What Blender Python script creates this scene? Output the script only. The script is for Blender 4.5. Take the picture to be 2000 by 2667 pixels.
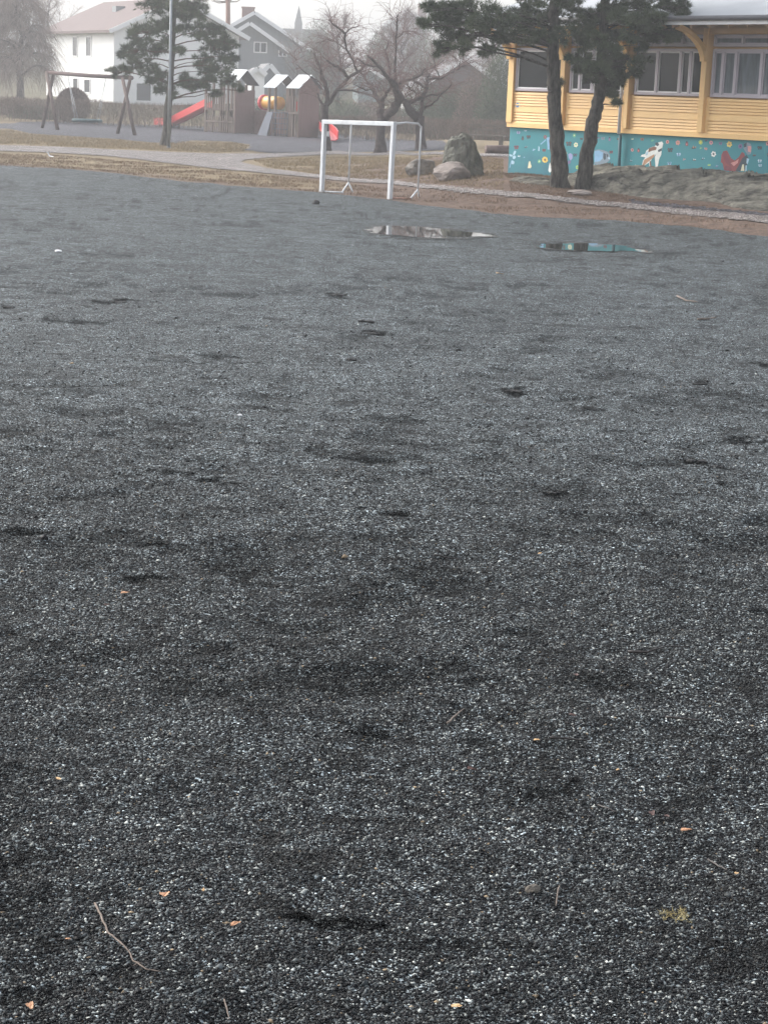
import bpy, math, random
import numpy as np
from mathutils import Vector, Matrix
random.seed(7)
RNG = np.random.default_rng(11)
R = math.radians
for o in list(bpy.data.objects): bpy.data.objects.remove(o)
scene = bpy.context.scene
COL = scene.collection

# ------------------------------------------------------------------ camera
F = 5000.0; IW, IH = 2000.0, 2667.0
CAM = np.array([0.0, 0.0, 2.0])
PITCH = math.atan(1079 / F); ROLL = math.atan(0.040)
fw = np.array([0, math.cos(PITCH), -math.sin(PITCH)])
up0 = np.array([0, math.sin(PITCH), math.cos(PITCH)])
rt0 = np.array([1.0, 0, 0])
crt = math.cos(ROLL) * rt0 + math.sin(ROLL) * up0
cup = -math.sin(ROLL) * rt0 + math.cos(ROLL) * up0
cd = bpy.data.cameras.new('camera'); cam = bpy.data.objects.new('camera', cd); COL.objects.link(cam)
m = Matrix(((crt[0], cup[0], -fw[0], CAM[0]), (crt[1], cup[1], -fw[1], CAM[1]), (crt[2], cup[2], -fw[2], CAM[2]), (0, 0, 0, 1)))
cam.matrix_world = m
cd.sensor_fit = 'VERTICAL'; cd.angle = 2 * math.atan(IH / 2 / F)
cd.clip_start = 0.1; cd.clip_end = 3000
scene.camera = cam

def ray(px, py):
    d = fw * F + crt * (px - IW / 2) + cup * (IH / 2 - py)
    return d / np.linalg.norm(d)
def P(px, py, z=0.0):                      # a pixel's point on the level z
    d = ray(px, py); t = (z - CAM[2]) / d[2]
    return CAM + d * t
def W(px, py, Y):                          # a pixel's point at depth Y
    d = ray(px, py); return CAM + d * (Y / d[1])
def proj(p):
    v = np.asarray(p) - CAM; z = v @ fw
    return (IW / 2 + F * (v @ crt) / z, IH / 2 - F * (v @ cup) / z)

# ------------------------------------------------------------------ world, sun
SUN_EL, SUN_AZ = 38.0, -60.0
world = bpy.data.worlds.new("World"); scene.world = world; world.use_nodes = True
wn = world.node_tree; wn.nodes.clear()
sky = wn.nodes.new('ShaderNodeTexSky'); sky.sky_type = 'NISHITA'; sky.sun_disc = False
sky.sun_elevation = R(SUN_EL); sky.sun_rotation = R(SUN_AZ); sky.dust_density = 4.0; sky.air_density = 1.0
hs = wn.nodes.new('ShaderNodeHueSaturation'); hs.inputs['Saturation'].default_value = 0.34
bg = wn.nodes.new('ShaderNodeBackground'); bg.inputs['Strength'].default_value = 0.15
wo = wn.nodes.new('ShaderNodeOutputWorld')
wn.links.new(sky.outputs[0], hs.inputs['Color']); wn.links.new(hs.outputs[0], bg.inputs['Color']); wn.links.new(bg.outputs[0], wo.inputs[0])
sl = bpy.data.lights.new('sun', 'SUN'); sl.energy = 0.6; sl.angle = R(25); sl.color = (1.0, 0.97, 0.93)
so = bpy.data.objects.new('sun', sl); COL.objects.link(so)
so.rotation_euler = (R(90 - SUN_EL), 0, R(180 - SUN_AZ))
scene.view_settings.view_transform = 'Standard'; scene.view_settings.look = 'None'
scene.view_settings.exposure = 1.35; scene.view_settings.gamma = 1.0
HAZE_DENSITY = 0.0021

# ------------------------------------------------------------------ helpers
def mat(name, col, rough=0.8, var=0.2, scale=4.0, bump=0.0, bscale=20.0, spec=0.5, stretch=(1, 1, 1), col2=None, metal=0.0, island=0.0, detail=6, rot=0.0):
    M = bpy.data.materials.new(name); M.use_nodes = True; nt = M.node_tree
    b = nt.nodes['Principled BSDF']; b.inputs['Roughness'].default_value = rough
    b.inputs['Specular IOR Level'].default_value = spec; b.inputs['Metallic'].default_value = metal
    tc = nt.nodes.new('ShaderNodeTexCoord'); mp = nt.nodes.new('ShaderNodeMapping'); mp.inputs['Scale'].default_value = stretch; mp.inputs['Rotation'].default_value = (0, 0, rot)
    nt.links.new(tc.outputs['Object'], mp.inputs[0])
    nz = nt.nodes.new('ShaderNodeTexNoise'); nz.inputs['Scale'].default_value = scale; nz.inputs['Detail'].default_value = detail; nz.inputs['Roughness'].default_value = 0.65
    nt.links.new(mp.outputs[0], nz.inputs['Vector'])
    rp = nt.nodes.new('ShaderNodeValToRGB'); rp.color_ramp.elements[0].position = 0.32; rp.color_ramp.elements[1].position = 0.68
    c1 = [c * (1 - var) for c in col]; c2 = list(col2) if col2 else [min(1, c * (1 + var)) for c in col]
    rp.color_ramp.elements[0].color = (*c1, 1); rp.color_ramp.elements[1].color = (*c2, 1)
    nt.links.new(nz.outputs['Fac'], rp.inputs[0])
    out = rp.outputs[0]
    if island > 0:
        g = nt.nodes.new('ShaderNodeNewGeometry'); mr = nt.nodes.new('ShaderNodeMapRange')
        mr.inputs['To Min'].default_value = 1 - island; mr.inputs['To Max'].default_value = 1 + island
        nt.links.new(g.outputs['Random Per Island'], mr.inputs['Value'])
        hv = nt.nodes.new('ShaderNodeHueSaturation'); nt.links.new(mr.outputs[0], hv.inputs['Value']); nt.links.new(out, hv.inputs['Color'])
        out = hv.outputs[0]
    nt.links.new(out, b.inputs['Base Color'])
    if bump > 0:
        n2 = nt.nodes.new('ShaderNodeTexNoise'); n2.inputs['Scale'].default_value = bscale; n2.inputs['Detail'].default_value = 5
        nt.links.new(mp.outputs[0], n2.inputs['Vector'])
        bp = nt.nodes.new('ShaderNodeBump'); bp.inputs['Strength'].default_value = bump; bp.inputs['Distance'].default_value = 0.05
        nt.links.new(n2.outputs['Fac'], bp.inputs['Height']); nt.links.new(bp.outputs[0], b.inputs['Normal'])
    return M

def tag(o, label=None, cat=None, group=None, kind=None):
    if label: o['label'] = label
    if cat: o['category'] = cat
    if group: o['group'] = group
    if kind: o['kind'] = kind
    return o
def empty(name, loc=(0, 0, 0), rz=0.0, label=None, cat=None, group=None):
    o = bpy.data.objects.new(name, None); COL.objects.link(o); o.location = loc; o.rotation_euler = (0, 0, rz)
    o.empty_display_size = 0.2
    return tag(o, label, cat, group)
def np_mesh(name, verts, faces_arr, material, parent=None, smooth=False, attr=None):
    """faces_arr: (N,k) all the same size"""
    me = bpy.data.meshes.new(name); verts = np.asarray(verts, dtype=np.float32); fa = np.asarray(faces_arr, dtype=np.int32)
    n, k = fa.shape
    me.vertices.add(len(verts)); me.vertices.foreach_set('co', verts.ravel())
    me.loops.add(n * k); me.loops.foreach_set('vertex_index', fa.ravel())
    me.polygons.add(n); me.polygons.foreach_set('loop_start', np.arange(0, n * k, k, dtype=np.int32))
    me.polygons.foreach_set('loop_total', np.full(n, k, dtype=np.int32))
    if smooth: me.polygons.foreach_set('use_smooth', np.ones(n, dtype=bool))
    if attr:
        for an, av in attr.items():
            a = me.attributes.new(an, 'FLOAT', 'POINT'); a.data.foreach_set('value', np.asarray(av, dtype=np.float32))
    me.update(calc_edges=True); me.validate()
    if material: me.materials.append(material)
    o = bpy.data.objects.new(name, me); COL.objects.link(o)
    if parent: o.parent = parent
    return o

class MB:
    def __init__(s): s.v = []; s.f = []; s.mi = []; s.sm = []
    def add(s, verts, faces, mi=0, smooth=False):
        n = len(s.v); s.v += [tuple(float(c) for c in p) for p in verts]
        for f in faces: s.f.append(tuple(i + n for i in f)); s.mi.append(mi); s.sm.append(smooth)
    def box(s, x0, x1, y0, y1, z0, z1, mi=0):
        v = [(x0, y0, z0), (x1, y0, z0), (x1, y1, z0), (x0, y1, z0), (x0, y0, z1), (x1, y0, z1), (x1, y1, z1), (x0, y1, z1)]
        s.add(v, [(0, 3, 2, 1), (4, 5, 6, 7), (0, 1, 5, 4), (1, 2, 6, 5), (2, 3, 7, 6), (3, 0, 4, 7)], mi)
    def beam(s, a, b, w, h, mi=0, upv=(0, 0, 1)):
        a = Vector(a); b = Vector(b); d = (b - a).normalized(); sd = d.cross(Vector(upv))
        if sd.length < 1e-4: sd = Vector((1, 0, 0))
        sd.normalize(); u = sd.cross(d).normalized()
        v = []
        for p in (a, b):
            for i, j in ((-1, -1), (1, -1), (1, 1), (-1, 1)): v.append(p + sd * (i * w / 2) + u * (j * h / 2))
        s.add(v, [(0, 1, 2, 3), (7, 6, 5, 4), (0, 4, 5, 1), (1, 5, 6, 2), (2, 6, 7, 3), (3, 7, 4, 0)], mi)
    def tube(s, pts, rad, n=6, mi=0, smooth=True, wob=0.0):
        pts = [Vector([float(c) for c in p]) for p in pts]
        if not hasattr(rad, '__len__'): rad = [rad] * len(pts)
        ref = Vector((0.31, 0.95, 0.05)); vs = []; fs = []
        for i, p in enumerate(pts):
            d = (pts[min(i + 1, len(pts) - 1)] - pts[max(i - 1, 0)])
            if d.length < 1e-9: d = Vector((0, 0, 1))
            d.normalize(); r = ref
            if abs(d.dot(r)) > 0.93: r = Vector((1, 0, 0.1))
            a = d.cross(r).normalized(); b = d.cross(a).normalized()
            for k in range(n):
                t = 2 * math.pi * k / n; rr = rad[i] * (1 + (random.uniform(-wob, wob) if wob else 0))
                vs.append(p + a * (math.cos(t) * rr) + b * (math.sin(t) * rr))
        for i in range(len(pts) - 1):
            for k in range(n):
                k2 = (k + 1) % n; fs.append((i * n + k, i * n + k2, (i + 1) * n + k2, (i + 1) * n + k))
        fs.append(tuple(range(n - 1, -1, -1))); fs.append(tuple((len(pts) - 1) * n + k for k in range(n)))
        s.add(vs, fs, mi, smooth)
    def prism(s, poly, axis, t0, t1, mi=0):
        """poly in the two other axes, extruded along axis"""
        def mk(a, b, t): return (t, a, b) if axis == 0 else ((a, t, b) if axis == 1 else (a, b, t))
        n = len(poly); v = [mk(a, b, t0) for a, b in poly] + [mk(a, b, t1) for a, b in poly]
        s.add(v, [tuple(range(n)), tuple(range(2 * n - 1, n - 1, -1))] + [(i, i + n, (i + 1) % n + n, (i + 1) % n) for i in range(n)], mi)
    def build(s, name, mats, parent=None, bevel=0.0):
        me = bpy.data.meshes.new(name); me.from_pydata(s.v, [], s.f)
        if not isinstance(mats, (list, tuple)): mats = [mats]
        for mm in mats: me.materials.append(mm)
        me.polygons.foreach_set('material_index', s.mi); me.polygons.foreach_set('use_smooth', s.sm)
        me.update()
        o = bpy.data.objects.new(name, me); COL.objects.link(o)
        if parent: o.parent = parent
        if bevel > 0:
            bm = o.modifiers.new('bevel', 'BEVEL'); bm.width = bevel; bm.segments = 2; bm.limit_method = 'ANGLE'
        return o
    def recentre(s, loc):
        s.v = [(x - loc[0], y - loc[1], z - loc[2]) for x, y, z in s.v]

class Frame:
    """vertical plane through O along the level direction d; local x along d, local -y towards the viewer"""
    def __init__(s, O, d):
        s.O = np.array([O[0], O[1], 0.0]); d = np.array([d[0], d[1], 0.0]); s.d = d / np.linalg.norm(d)
        s.i = np.array([-s.d[1], s.d[0], 0.0]); s.rz = math.atan2(s.d[1], s.d[0])
    def uz(s, px, py, y=0.0):
        r = ray(px, py); o = s.O + s.i * y
        t = ((o - CAM) @ s.i) / (r @ s.i); p = CAM + r * t
        return float((p - s.O) @ s.d), float(p[2])
    def u(s, px, py, y=0.0): return s.uz(px, py, y)[0]
    def z(s, px, py, y=0.0): return s.uz(px, py, y)[1]
    def empty(s, name, label, cat, group=None): return empty(name, tuple(s.O), s.rz, label, cat, group)
    def loc(s, u, y, z): return s.O + s.d * u + s.i * y + np.array([0, 0, z])

# value noise
_perm = RNG.random((256, 256))
def vnoise(x, y):
    xi = np.floor(x).astype(int); yi = np.floor(y).astype(int); fx = x - xi; fy = y - yi
    fx = fx * fx * (3 - 2 * fx); fy = fy * fy * (3 - 2 * fy)
    g = lambda i, j: _perm[(xi + i) % 256, (yi + j) % 256]
    return (g(0, 0) * (1 - fx) + g(1, 0) * fx) * (1 - fy) + (g(0, 1) * (1 - fx) + g(1, 1) * fx) * fy
def fbm(x, y, s=1.0, o=4):
    r = 0; a = 0.5; t = 0
    for k in range(o): r = r + a * vnoise(x * s + 17.3 * k, y * s + 9.1 * k); t += a; a *= 0.5; s *= 2.03
    return r / t
def sstep(a, b, x): t = np.clip((x - a) / (b - a), 0, 1); return t * t * (3 - 2 * t)

def blades(name, org, dr, ln, wd, material, parent=None, quad=False):
    n = len(org); dr = dr / (np.linalg.norm(dr, axis=1, keepdims=True) + 1e-9)
    rv = RNG.normal(size=(n, 3)); sd = np.cross(dr, rv); sd /= (np.linalg.norm(sd, axis=1, keepdims=True) + 1e-9)
    ln = np.broadcast_to(ln, (n,))[:, None]; wd = np.broadcast_to(wd, (n,))[:, None]
    v = np.empty((n, 3, 3)); v[:, 0] = org - sd * wd / 2; v[:, 1] = org + sd * wd / 2; v[:, 2] = org + dr * ln
    if parent is not None:
        v = v - np.array(parent.location)[None, None, :]
    return np_mesh(name, v.reshape(-1, 3), np.arange(n * 3).reshape(n, 3), material, parent)

# ------------------------------------------------------------------ terrain
_ty = [-50, 33, 36, 98, 135, 160, 220, 300, 420, 800]
_tz = [-0.07, -0.07, 0, 0, 1.05, 1.8, 3.6, 6.0, 8.0, 9.0]
bound_px = [(0, 431), (120, 437), (241, 446), (482, 473), (771, 497), (840, 503), (1015, 521), (1150, 541), (1300, 557), (1400, 566), (1600, 573), (1800, 592), (2000, 617)]
bp_w = np.array([P(*q)[:2] for q in bound_px]); bp_w = bp_w[np.argsort(bp_w[:, 0])]
def edge0(x): return np.interp(x, np.r_[-60, bp_w[:, 0], 60], np.r_[52, bp_w[:, 1], 14])
def terrain(x, y):
    x = np.asarray(x, float); y = np.asarray(y, float); z = np.interp(y, _ty, _tz)
    e = y - edge0(x)
    z = np.where(e > 1.5, np.maximum(z, 0.0), z)
    bank = 0.42 * sstep(0.2, 8.0, e) * sstep(-1.5, 3.0, x)     # the ground rises to the yellow building
    return z + bank * (1 - sstep(80, 98, y))
def PT(px, py):
    z = 0.0
    for _ in range(40):
        p = P(px, py, z); z = 0.6 * z + 0.4 * float(max(terrain(p[0], p[1]), 0.0))
    return P(px, py, z)
# dark scuffs on the pitch, colour and gloss only: where they lie, half width, half depth, how dark
_sc = [(450, 1236, 80, 9, 1), (545, 1258, 62, 9, 1), (740, 1282, 60, 6, .7), (965, 1192, 60, 8, .8), (890, 1242, 75, 9, .9), (540, 1548, 65, 11, .75), (440, 1508, 70, 7, .9), (680, 1490, 90, 30, .5), (900, 1770, 150, 50, .5),
       (1050, 1090, 70, 7, .7), (300, 787, 45, 5, 1), (200, 838, 85, 4, .8), (560, 928, 60, 6, .8), (1340, 1105, 60, 7, .8), (1815, 1203, 30, 8, 1), (1868, 1218, 28, 7, 1), (1880, 1262, 40, 7, .9), (1280, 968, 70, 6, .8), (880, 770, 45, 4, 1), (910, 938, 22, 6, 1), (975, 871, 28, 6, 1), (1447, 1287, 28, 6, 1),
       (1100, 1500, 90, 26, .5), (1440, 2060, 90, 38, .6), (900, 2412, 110, 16, .8), (980, 1900, 60, 16, .8), (1000, 1345, 40, 6, .9), (390, 1430, 60, 9, .8), (1150, 1735, 200, 24, .5), (640, 1810, 260, 55, .45), (60, 1390, 50, 7, .9), (1950, 1150, 60, 9, .9), (1560, 1066, 80, 5, .8),
       (1337, 1020, 26, 6, 1), (1822, 1001, 26, 5, 1), (1700, 1205, 110, 6, .6), (300, 1070, 120, 7, .5), (180, 1300, 90, 8, .6), (1180, 1310, 90, 7, .6), (1500, 1400, 120, 10, .5), (1250, 1150, 60, 5, .6), (1480, 880, 90, 4, .6), (700, 1060, 90, 5, .6), (420, 940, 110, 5, .6), (1650, 1320, 80, 7, .7), (1750, 2300, 120, 22, .5), (200, 1700, 150, 22, .4), (1560, 1780, 120, 22, .45), (1280, 2480, 160, 24, .4), (300, 2100, 140, 26, .4), (820, 1160, 60, 4, .7), (25, 802, 24, 4, 1), (1700, 740, 90, 3, .5), (620, 770, 70, 3, .6), (1990, 955, 20, 5, 1), (1100, 840, 70, 3, .6), (120, 1180, 80, 5, .6), (1930, 1420, 70, 9, .6)]
def scuff_mask(x, y):
    r = np.zeros(np.shape(x)); rag = (fbm(x * .8 + 5, y + 2, 12.0, 4) - .5) * 2.8 + (fbm(x + 31, y, 3.1, 3) - .5) * 2.2
    for px, py, w, h_, k in _sc:
        c = P(px, py); D = float(c[1]); rx = w / F * D * 1.15; ry = h_ * D * D / (F * 2.0) * 1.25
        dx, dy = (x - c[0]) / rx, (y - c[1]) / ry; m_ = (np.abs(dx) < 3) & (np.abs(dy) < 3)
        if m_.any(): d = np.sqrt(dx[m_] ** 2 + dy[m_] ** 2) + rag[m_]; r[m_] = np.maximum(r[m_], k * (1 - sstep(.45, 1.05, d)))
    return r
def gravel_h(x, y):
    """level of the gravel pitch: worn bumps and scuffs"""
    h = (fbm(x, y, 0.55, 3) - 0.5) * 0.05 + (fbm(x + 40, y + 7, 2.6, 4) - 0.5) * 0.042
    sc = sstep(0.56, 0.68, fbm(x * 0.75 + 90, y * 1.2 + 30, 4.2, 4)) * sstep(0.42, 0.58, fbm(x + 10, y + 70, 0.8, 3)); h = h - 0.012 * sc + (fbm(x + 3, y + 5, 9.0, 3) - 0.5) * 0.020
    sc = np.maximum(.5 * sc, scuff_mask(x, y)) if np.ndim(x) and np.size(x) > 50 else sc
    fade = 1 - sstep(22, 31, y)
    return h * fade + 0.004, sc

# ------------------------------------------------------------------ ground materials
def wear(nt, pos):
    """brightness factor of the pitch: silty paler and darker patches, ragged black scuffs"""
    L = nt.links; N = nt.nodes.new
    def noise(sc, det, ro, off, dist=0.0):
        mp = N('ShaderNodeMapping'); mp.inputs['Location'].default_value = off; L.new(pos, mp.inputs[0])
        n = N('ShaderNodeTexNoise'); n.inputs['Scale'].default_value = sc; n.inputs['Detail'].default_value = det; n.inputs['Roughness'].default_value = ro; n.inputs['Distortion'].default_value = dist; L.new(mp.outputs[0], n.inputs['Vector']); return n.outputs['Fac']
    def rng(v, a, b, c, d):
        m = N('ShaderNodeMapRange'); m.inputs['From Min'].default_value = a; m.inputs['From Max'].default_value = b; m.inputs['To Min'].default_value = c; m.inputs['To Max'].default_value = d; L.new(v, m.inputs['Value']); return m.outputs[0]
    def mul(a, b, op='MULTIPLY'):
        m = N('ShaderNodeMath'); m.operation = op; L.new(a, m.inputs[0]); L.new(b, m.inputs[1]); return m.outputs[0]
    v = rng(noise(2.3, 9, .68, (0, 0, 0), .4), .36, .64, .66, 1.30)
    v = mul(v, rng(noise(.55, 4, .6, (5, 8, 0)), .35, .65, .86, 1.14))
    v = mul(v, rng(noise(32.0, 4, .7, (2, 4, 0)), .36, .64, .50, 1.5))
    v = mul(v, rng(noise(11.0, 5, .65, (9, 1, 0)), .34, .62, .60, 1.25))
    sc = mul(rng(noise(3.4, 10, .70, (13, 21, 0), .5), .560, .600, 0.0, 1.0), rng(noise(.8, 3, .5, (3, 17, 0)), .38, .50, 0.0, 1.0))
    at = N('ShaderNodeAttribute'); at.attribute_name = 'dark_patch'
    pb = nt.nodes['Principled BSDF']; L.new(rng(at.outputs['Fac'], 0, .8, pb.inputs['Specular IOR Level'].default_value, .01), pb.inputs['Specular IOR Level'])
    return mul(mul(v, rng(sc, 0, 1, 1.0, .35)), rng(at.outputs['Fac'], 0, 1, 1.0, .13))
def gravel_mat(name, dark, k=1.0, fine=150.0, dark_patch=True, brown=0.0):
    M = bpy.data.materials.new(name); M.use_nodes = True; nt = M.node_tree; L = nt.links; N = nt.nodes.new
    b = nt.nodes['Principled BSDF']; b.inputs['Roughness'].default_value = 0.7; b.inputs['Specular IOR Level'].default_value = 0.12
    g = N('ShaderNodeNewGeometry')
    def vor(sc, off):
        mp = N('ShaderNodeMapping'); mp.inputs['Location'].default_value = (off, off * 1.7, 0); L.new(g.outputs['Position'], mp.inputs[0])
        v = N('ShaderNodeTexVoronoi'); v.voronoi_dimensions = '2D'; v.inputs['Scale'].default_value = sc; L.new(mp.outputs[0], v.inputs['Vector']); return v
    v1 = vor(fine, 0.0); v2 = vor(fine * 0.45, 3.1)
    sx = N('ShaderNodeSeparateColor'); L.new(v1.outputs['Color'], sx.inputs[0])
    r = N('ShaderNodeValToRGB'); cr = r.color_ramp; cr.interpolation = 'LINEAR'
    stops = [(0.0, 0.15), (0.42, 0.35), (0.66, 0.9), (0.82, 2.3), (0.93, 5.5), (1.0, 12.0)]
    cr.elements[0].position = 0; cr.elements[1].position = 1
    for p, _ in stops[1:-1]: cr.elements.new(p)
    for e, (p, q) in zip(cr.elements, stops): e.position = p; e.color = (min(1, dark[0] * q), min(1, dark[1] * q), min(1, dark[2] * q), 1)
    L.new(sx.outputs[0], r.inputs[0])
    # the odd larger pale stone
    s2 = N('ShaderNodeSeparateColor'); L.new(v2.outputs['Color'], s2.inputs[0])
    st = N('ShaderNodeMapRange'); st.inputs['From Min'].default_value = 0.955; st.inputs['From Max'].default_value = 0.97; L.new(s2.outputs[0], st.inputs['Value'])
    di = N('ShaderNodeMapRange'); di.inputs['From Min'].default_value = 0.30; di.inputs['From Max'].default_value = 0.22; L.new(v2.outputs['Distance'], di.inputs['Value'])
    mu = N('ShaderNodeMath'); mu.operation = 'MULTIPLY'; L.new(st.outputs[0], mu.inputs[0]); L.new(di.outputs[0], mu.inputs[1])
    mx = N('ShaderNodeMix'); mx.data_type = 'RGBA'; L.new(mu.outputs[0], mx.inputs['Factor']); L.new(r.outputs[0], mx.inputs['A']); mx.inputs['B'].default_value = (0.36, 0.35, 0.33, 1)
    col = mx.outputs['Result']
    if dark_patch: val = wear(nt, g.outputs['Position'])
    else:
        n1 = N('ShaderNodeTexNoise'); n1.inputs['Scale'].default_value = 1.3; n1.inputs['Detail'].default_value = 9; n1.inputs['Roughness'].default_value = 0.68; L.new(g.outputs['Position'], n1.inputs['Vector'])
        m1 = N('ShaderNodeMapRange'); m1.inputs['From Min'].default_value = 0.36; m1.inputs['From Max'].default_value = 0.64; m1.inputs['To Min'].default_value = 0.7; m1.inputs['To Max'].default_value = 1.25; L.new(n1.outputs['Fac'], m1.inputs['Value']); val = m1.outputs[0]
    hv = N('ShaderNodeHueSaturation'); L.new(col, hv.inputs['Color']); L.new(val, hv.inputs['Value'])
    L.new(hv.outputs[0], b.inputs['Base Color'])
    bh = N('ShaderNodeMath'); bh.operation = 'ADD'
    q = N('ShaderNodeMath'); q.operation = 'MULTIPLY'; q.inputs[1].default_value = -1.0; L.new(v1.outputs['Distance'], q.inputs[0])
    L.new(q.outputs[0], bh.inputs[0]); L.new(sx.outputs[1], bh.inputs[1])
    bp = N('ShaderNodeBump'); bp.inputs['Strength'].default_value = 0.8; bp.inputs['Distance'].default_value = 0.006 * k; L.new(bh.outputs[0], bp.inputs['Height'])
    n5 = N('ShaderNodeTexNoise'); n5.inputs['Scale'].default_value = 14.0; n5.inputs['Detail'].default_value = 5; L.new(g.outputs['Position'], n5.inputs['Vector'])
    b2 = N('ShaderNodeBump'); b2.inputs['Strength'].default_value = 0.7; b2.inputs['Distance'].default_value = 0.03; L.new(n5.outputs['Fac'], b2.inputs['Height']); L.new(bp.outputs[0], b2.inputs['Normal'])
    L.new(b2.outputs[0], b.inputs['Normal'])
    return M
GRAVEL = (0.041, 0.048, 0.051)
M_gravel = gravel_mat('dark_wet_gravel', GRAVEL)
M_pg = gravel_mat('playground_grit', (0.040, 0.039, 0.046), fine=90.0, dark_patch=False)
M_path = gravel_mat('pale_path_grit', (0.128, 0.112, 0.105), fine=90.0, dark_patch=False, k=0.5)

def ground_mat():
    M = bpy.data.materials.new('dry_grass_and_needles'); M.use_nodes = True; nt = M.node_tree; L = nt.links; N = nt.nodes.new
    b = nt.nodes['Principled BSDF']; b.inputs['Roughness'].default_value = 0.95; b.inputs['Specular IOR Level'].default_value = 0.15
    g = N('ShaderNodeNewGeometry')
    def noise(s, d=8, r=0.65, off=(0, 0, 0)):
        mp = N('ShaderNodeMapping'); mp.inputs['Location'].default_value = off; L.new(g.outputs['Position'], mp.inputs[0])
        n = N('ShaderNodeTexNoise'); n.inputs['Scale'].default_value = s; n.inputs['Detail'].default_value = d; n.inputs['Roughness'].default_value = r; L.new(mp.outputs[0], n.inputs['Vector']); return n.outputs['Fac']
    def ramp(f, a, b_, ca, cb):
        r = N('ShaderNodeValToRGB'); r.color_ramp.elements[0].position = a; r.color_ramp.elements[1].position = b_
        r.color_ramp.elements[0].color = (*ca, 1); r.color_ramp.elements[1].color = (*cb, 1); L.new(f, r.inputs[0]); return r.outputs[0]
    straw = ramp(noise(3.0), 0.3, 0.7, (0.14, 0.108, 0.068), (0.27, 0.215, 0.135))
    needle = ramp(noise(5.0, off=(7, 3, 0)), 0.3, 0.7, (0.075, 0.052, 0.042), (0.185, 0.132, 0.102))
    a = N('ShaderNodeAttribute'); a.attribute_name = 'needle'
    nz = noise(0.8, off=(31, 2, 0)); ad = N('ShaderNodeMath'); ad.operation = 'ADD'; L.new(a.outputs['Fac'], ad.inputs[0]); L.new(nz, ad.inputs[1])
    mr = N('ShaderNodeMapRange'); mr.inputs['From Min'].default_value = 0.75; mr.inputs['From Max'].default_value = 1.15; L.new(ad.outputs[0], mr.inputs['Value'])
    mx = N('ShaderNodeMix'); mx.data_type = 'RGBA'; L.new(mr.outputs[0], mx.inputs['Factor']); L.new(straw, mx.inputs['A']); L.new(needle, mx.inputs['B'])
    fine = N('ShaderNodeMapRange'); fine.inputs['From Min'].default_value = 0.3; fine.inputs['From Max'].default_value = 0.7; fine.inputs['To Min'].default_value = 0.6; fine.inputs['To Max'].default_value = 1.35; L.new(noise(26.0, 4), fine.inputs['Value'])
    hv = N('ShaderNodeHueSaturation'); L.new(mx.outputs['Result'], hv.inputs['Color']); L.new(fine.outputs[0], hv.inputs['Value'])
    gr = N('ShaderNodeAttribute'); gr.attribute_name = 'green'
    m2 = N('ShaderNodeMix'); m2.data_type = 'RGBA'; L.new(gr.outputs['Fac'], m2.inputs['Factor']); L.new(hv.outputs[0], m2.inputs['A']); L.new(ramp(noise(1.2), 0.3, 0.7, (0.07, 0.07, 0.04), (0.15, 0.14, 0.09)), m2.inputs['B'])
    L.new(m2.outputs['Result'], b.inputs['Base Color'])
    bp = N('ShaderNodeBump'); bp.inputs['Strength'].default_value = 0.8; bp.inputs['Distance'].default_value = 0.04; L.new(noise(18.0, 6), bp.inputs['Height']); L.new(bp.outputs[0], b.inputs['Normal'])
    return M
M_ground = ground_mat()

# ground: one sheet reaching far into the mist
def field_edge(x): 
    y = edge0(x)
    return y + (fbm(x * 1.0, x * 0 + 3.3, 2.2, 4) - 0.5) * 0.9
yg = np.r_[np.linspace(-40, 28, 18), np.linspace(29, 100, 160), np.linspace(102, 200, 50), np.linspace(210, 780, 40)]
xg = np.r_[np.linspace(-400, -30, 18), np.linspace(-28, 28, 130), np.linspace(30, 400, 18)]
GX, GY = np.meshgrid(xg, yg); GZ = terrain(GX, GY) + np.where(GY > 36, (fbm(GX, GY, 0.12, 3) - 0.5) * sstep(100, 160, GY) * 1.5, 0)
soft = sstep(36, 40, GY) * (1 - sstep(60, 66, GY))
GZ = GZ - 0.002
needle = sstep(-6, 3, GX + (fbm(GX, GY, 0.4, 2) - 0.5) * 4) * (1 - sstep(58, 64, GY)); needle = np.maximum(needle, 0.55 * (1 - sstep(0.6, 3.0, GY - field_edge(GX))))
green = sstep(96, 125, GY) * 0.8
nr, nc = GX.shape; idx = np.arange(nr * nc).reshape(nr, nc)
fq = np.stack([idx[:-1, :-1], idx[:-1, 1:], idx[1:, 1:], idx[1:, :-1]], -1).reshape(-1, 4)
o = np_mesh('ground', np.stack([GX, GY, GZ], -1).reshape(-1, 3), fq, M_ground, smooth=True, attr={'needle': needle.ravel(), 'green': green.ravel()})
tag(o, kind='structure')

# gravel pitch
NC = 420; s_ = np.linspace(-1, 1, NC); s_ = np.r_[-6, -4, -2.5, -1.6, -1.2, s_, 1.2, 1.6, 2.5, 4, 6]
def wid(y): return 0.7 + 0.235 * np.maximum(y, 2.5)
yb = np.full(len(s_), 40.0)
for _ in range(60): yb = 0.5 * yb + 0.5 * field_edge(np.clip(s_ * wid(yb), -60, 60))
vv = np.linspace(0, 1, 640)
Y = 1.0 / ((1 - vv)[:, None] / 2.5 + vv[:, None] / yb[None, :])
Yn = np.linspace(-12, 2.3, 12)[:, None] * np.ones((1, len(s_)))
Y = np.vstack([Yn, Y]); X = s_[None, :] * wid(Y)
H, SC = gravel_h(X, Y)
nr, nc = X.shape; idx = np.arange(nr * nc).reshape(nr, nc)
fq = np.stack([idx[:-1, :-1], idx[:-1, 1:], idx[1:, 1:], idx[1:, :-1]], -1).reshape(-1, 4)
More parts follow.
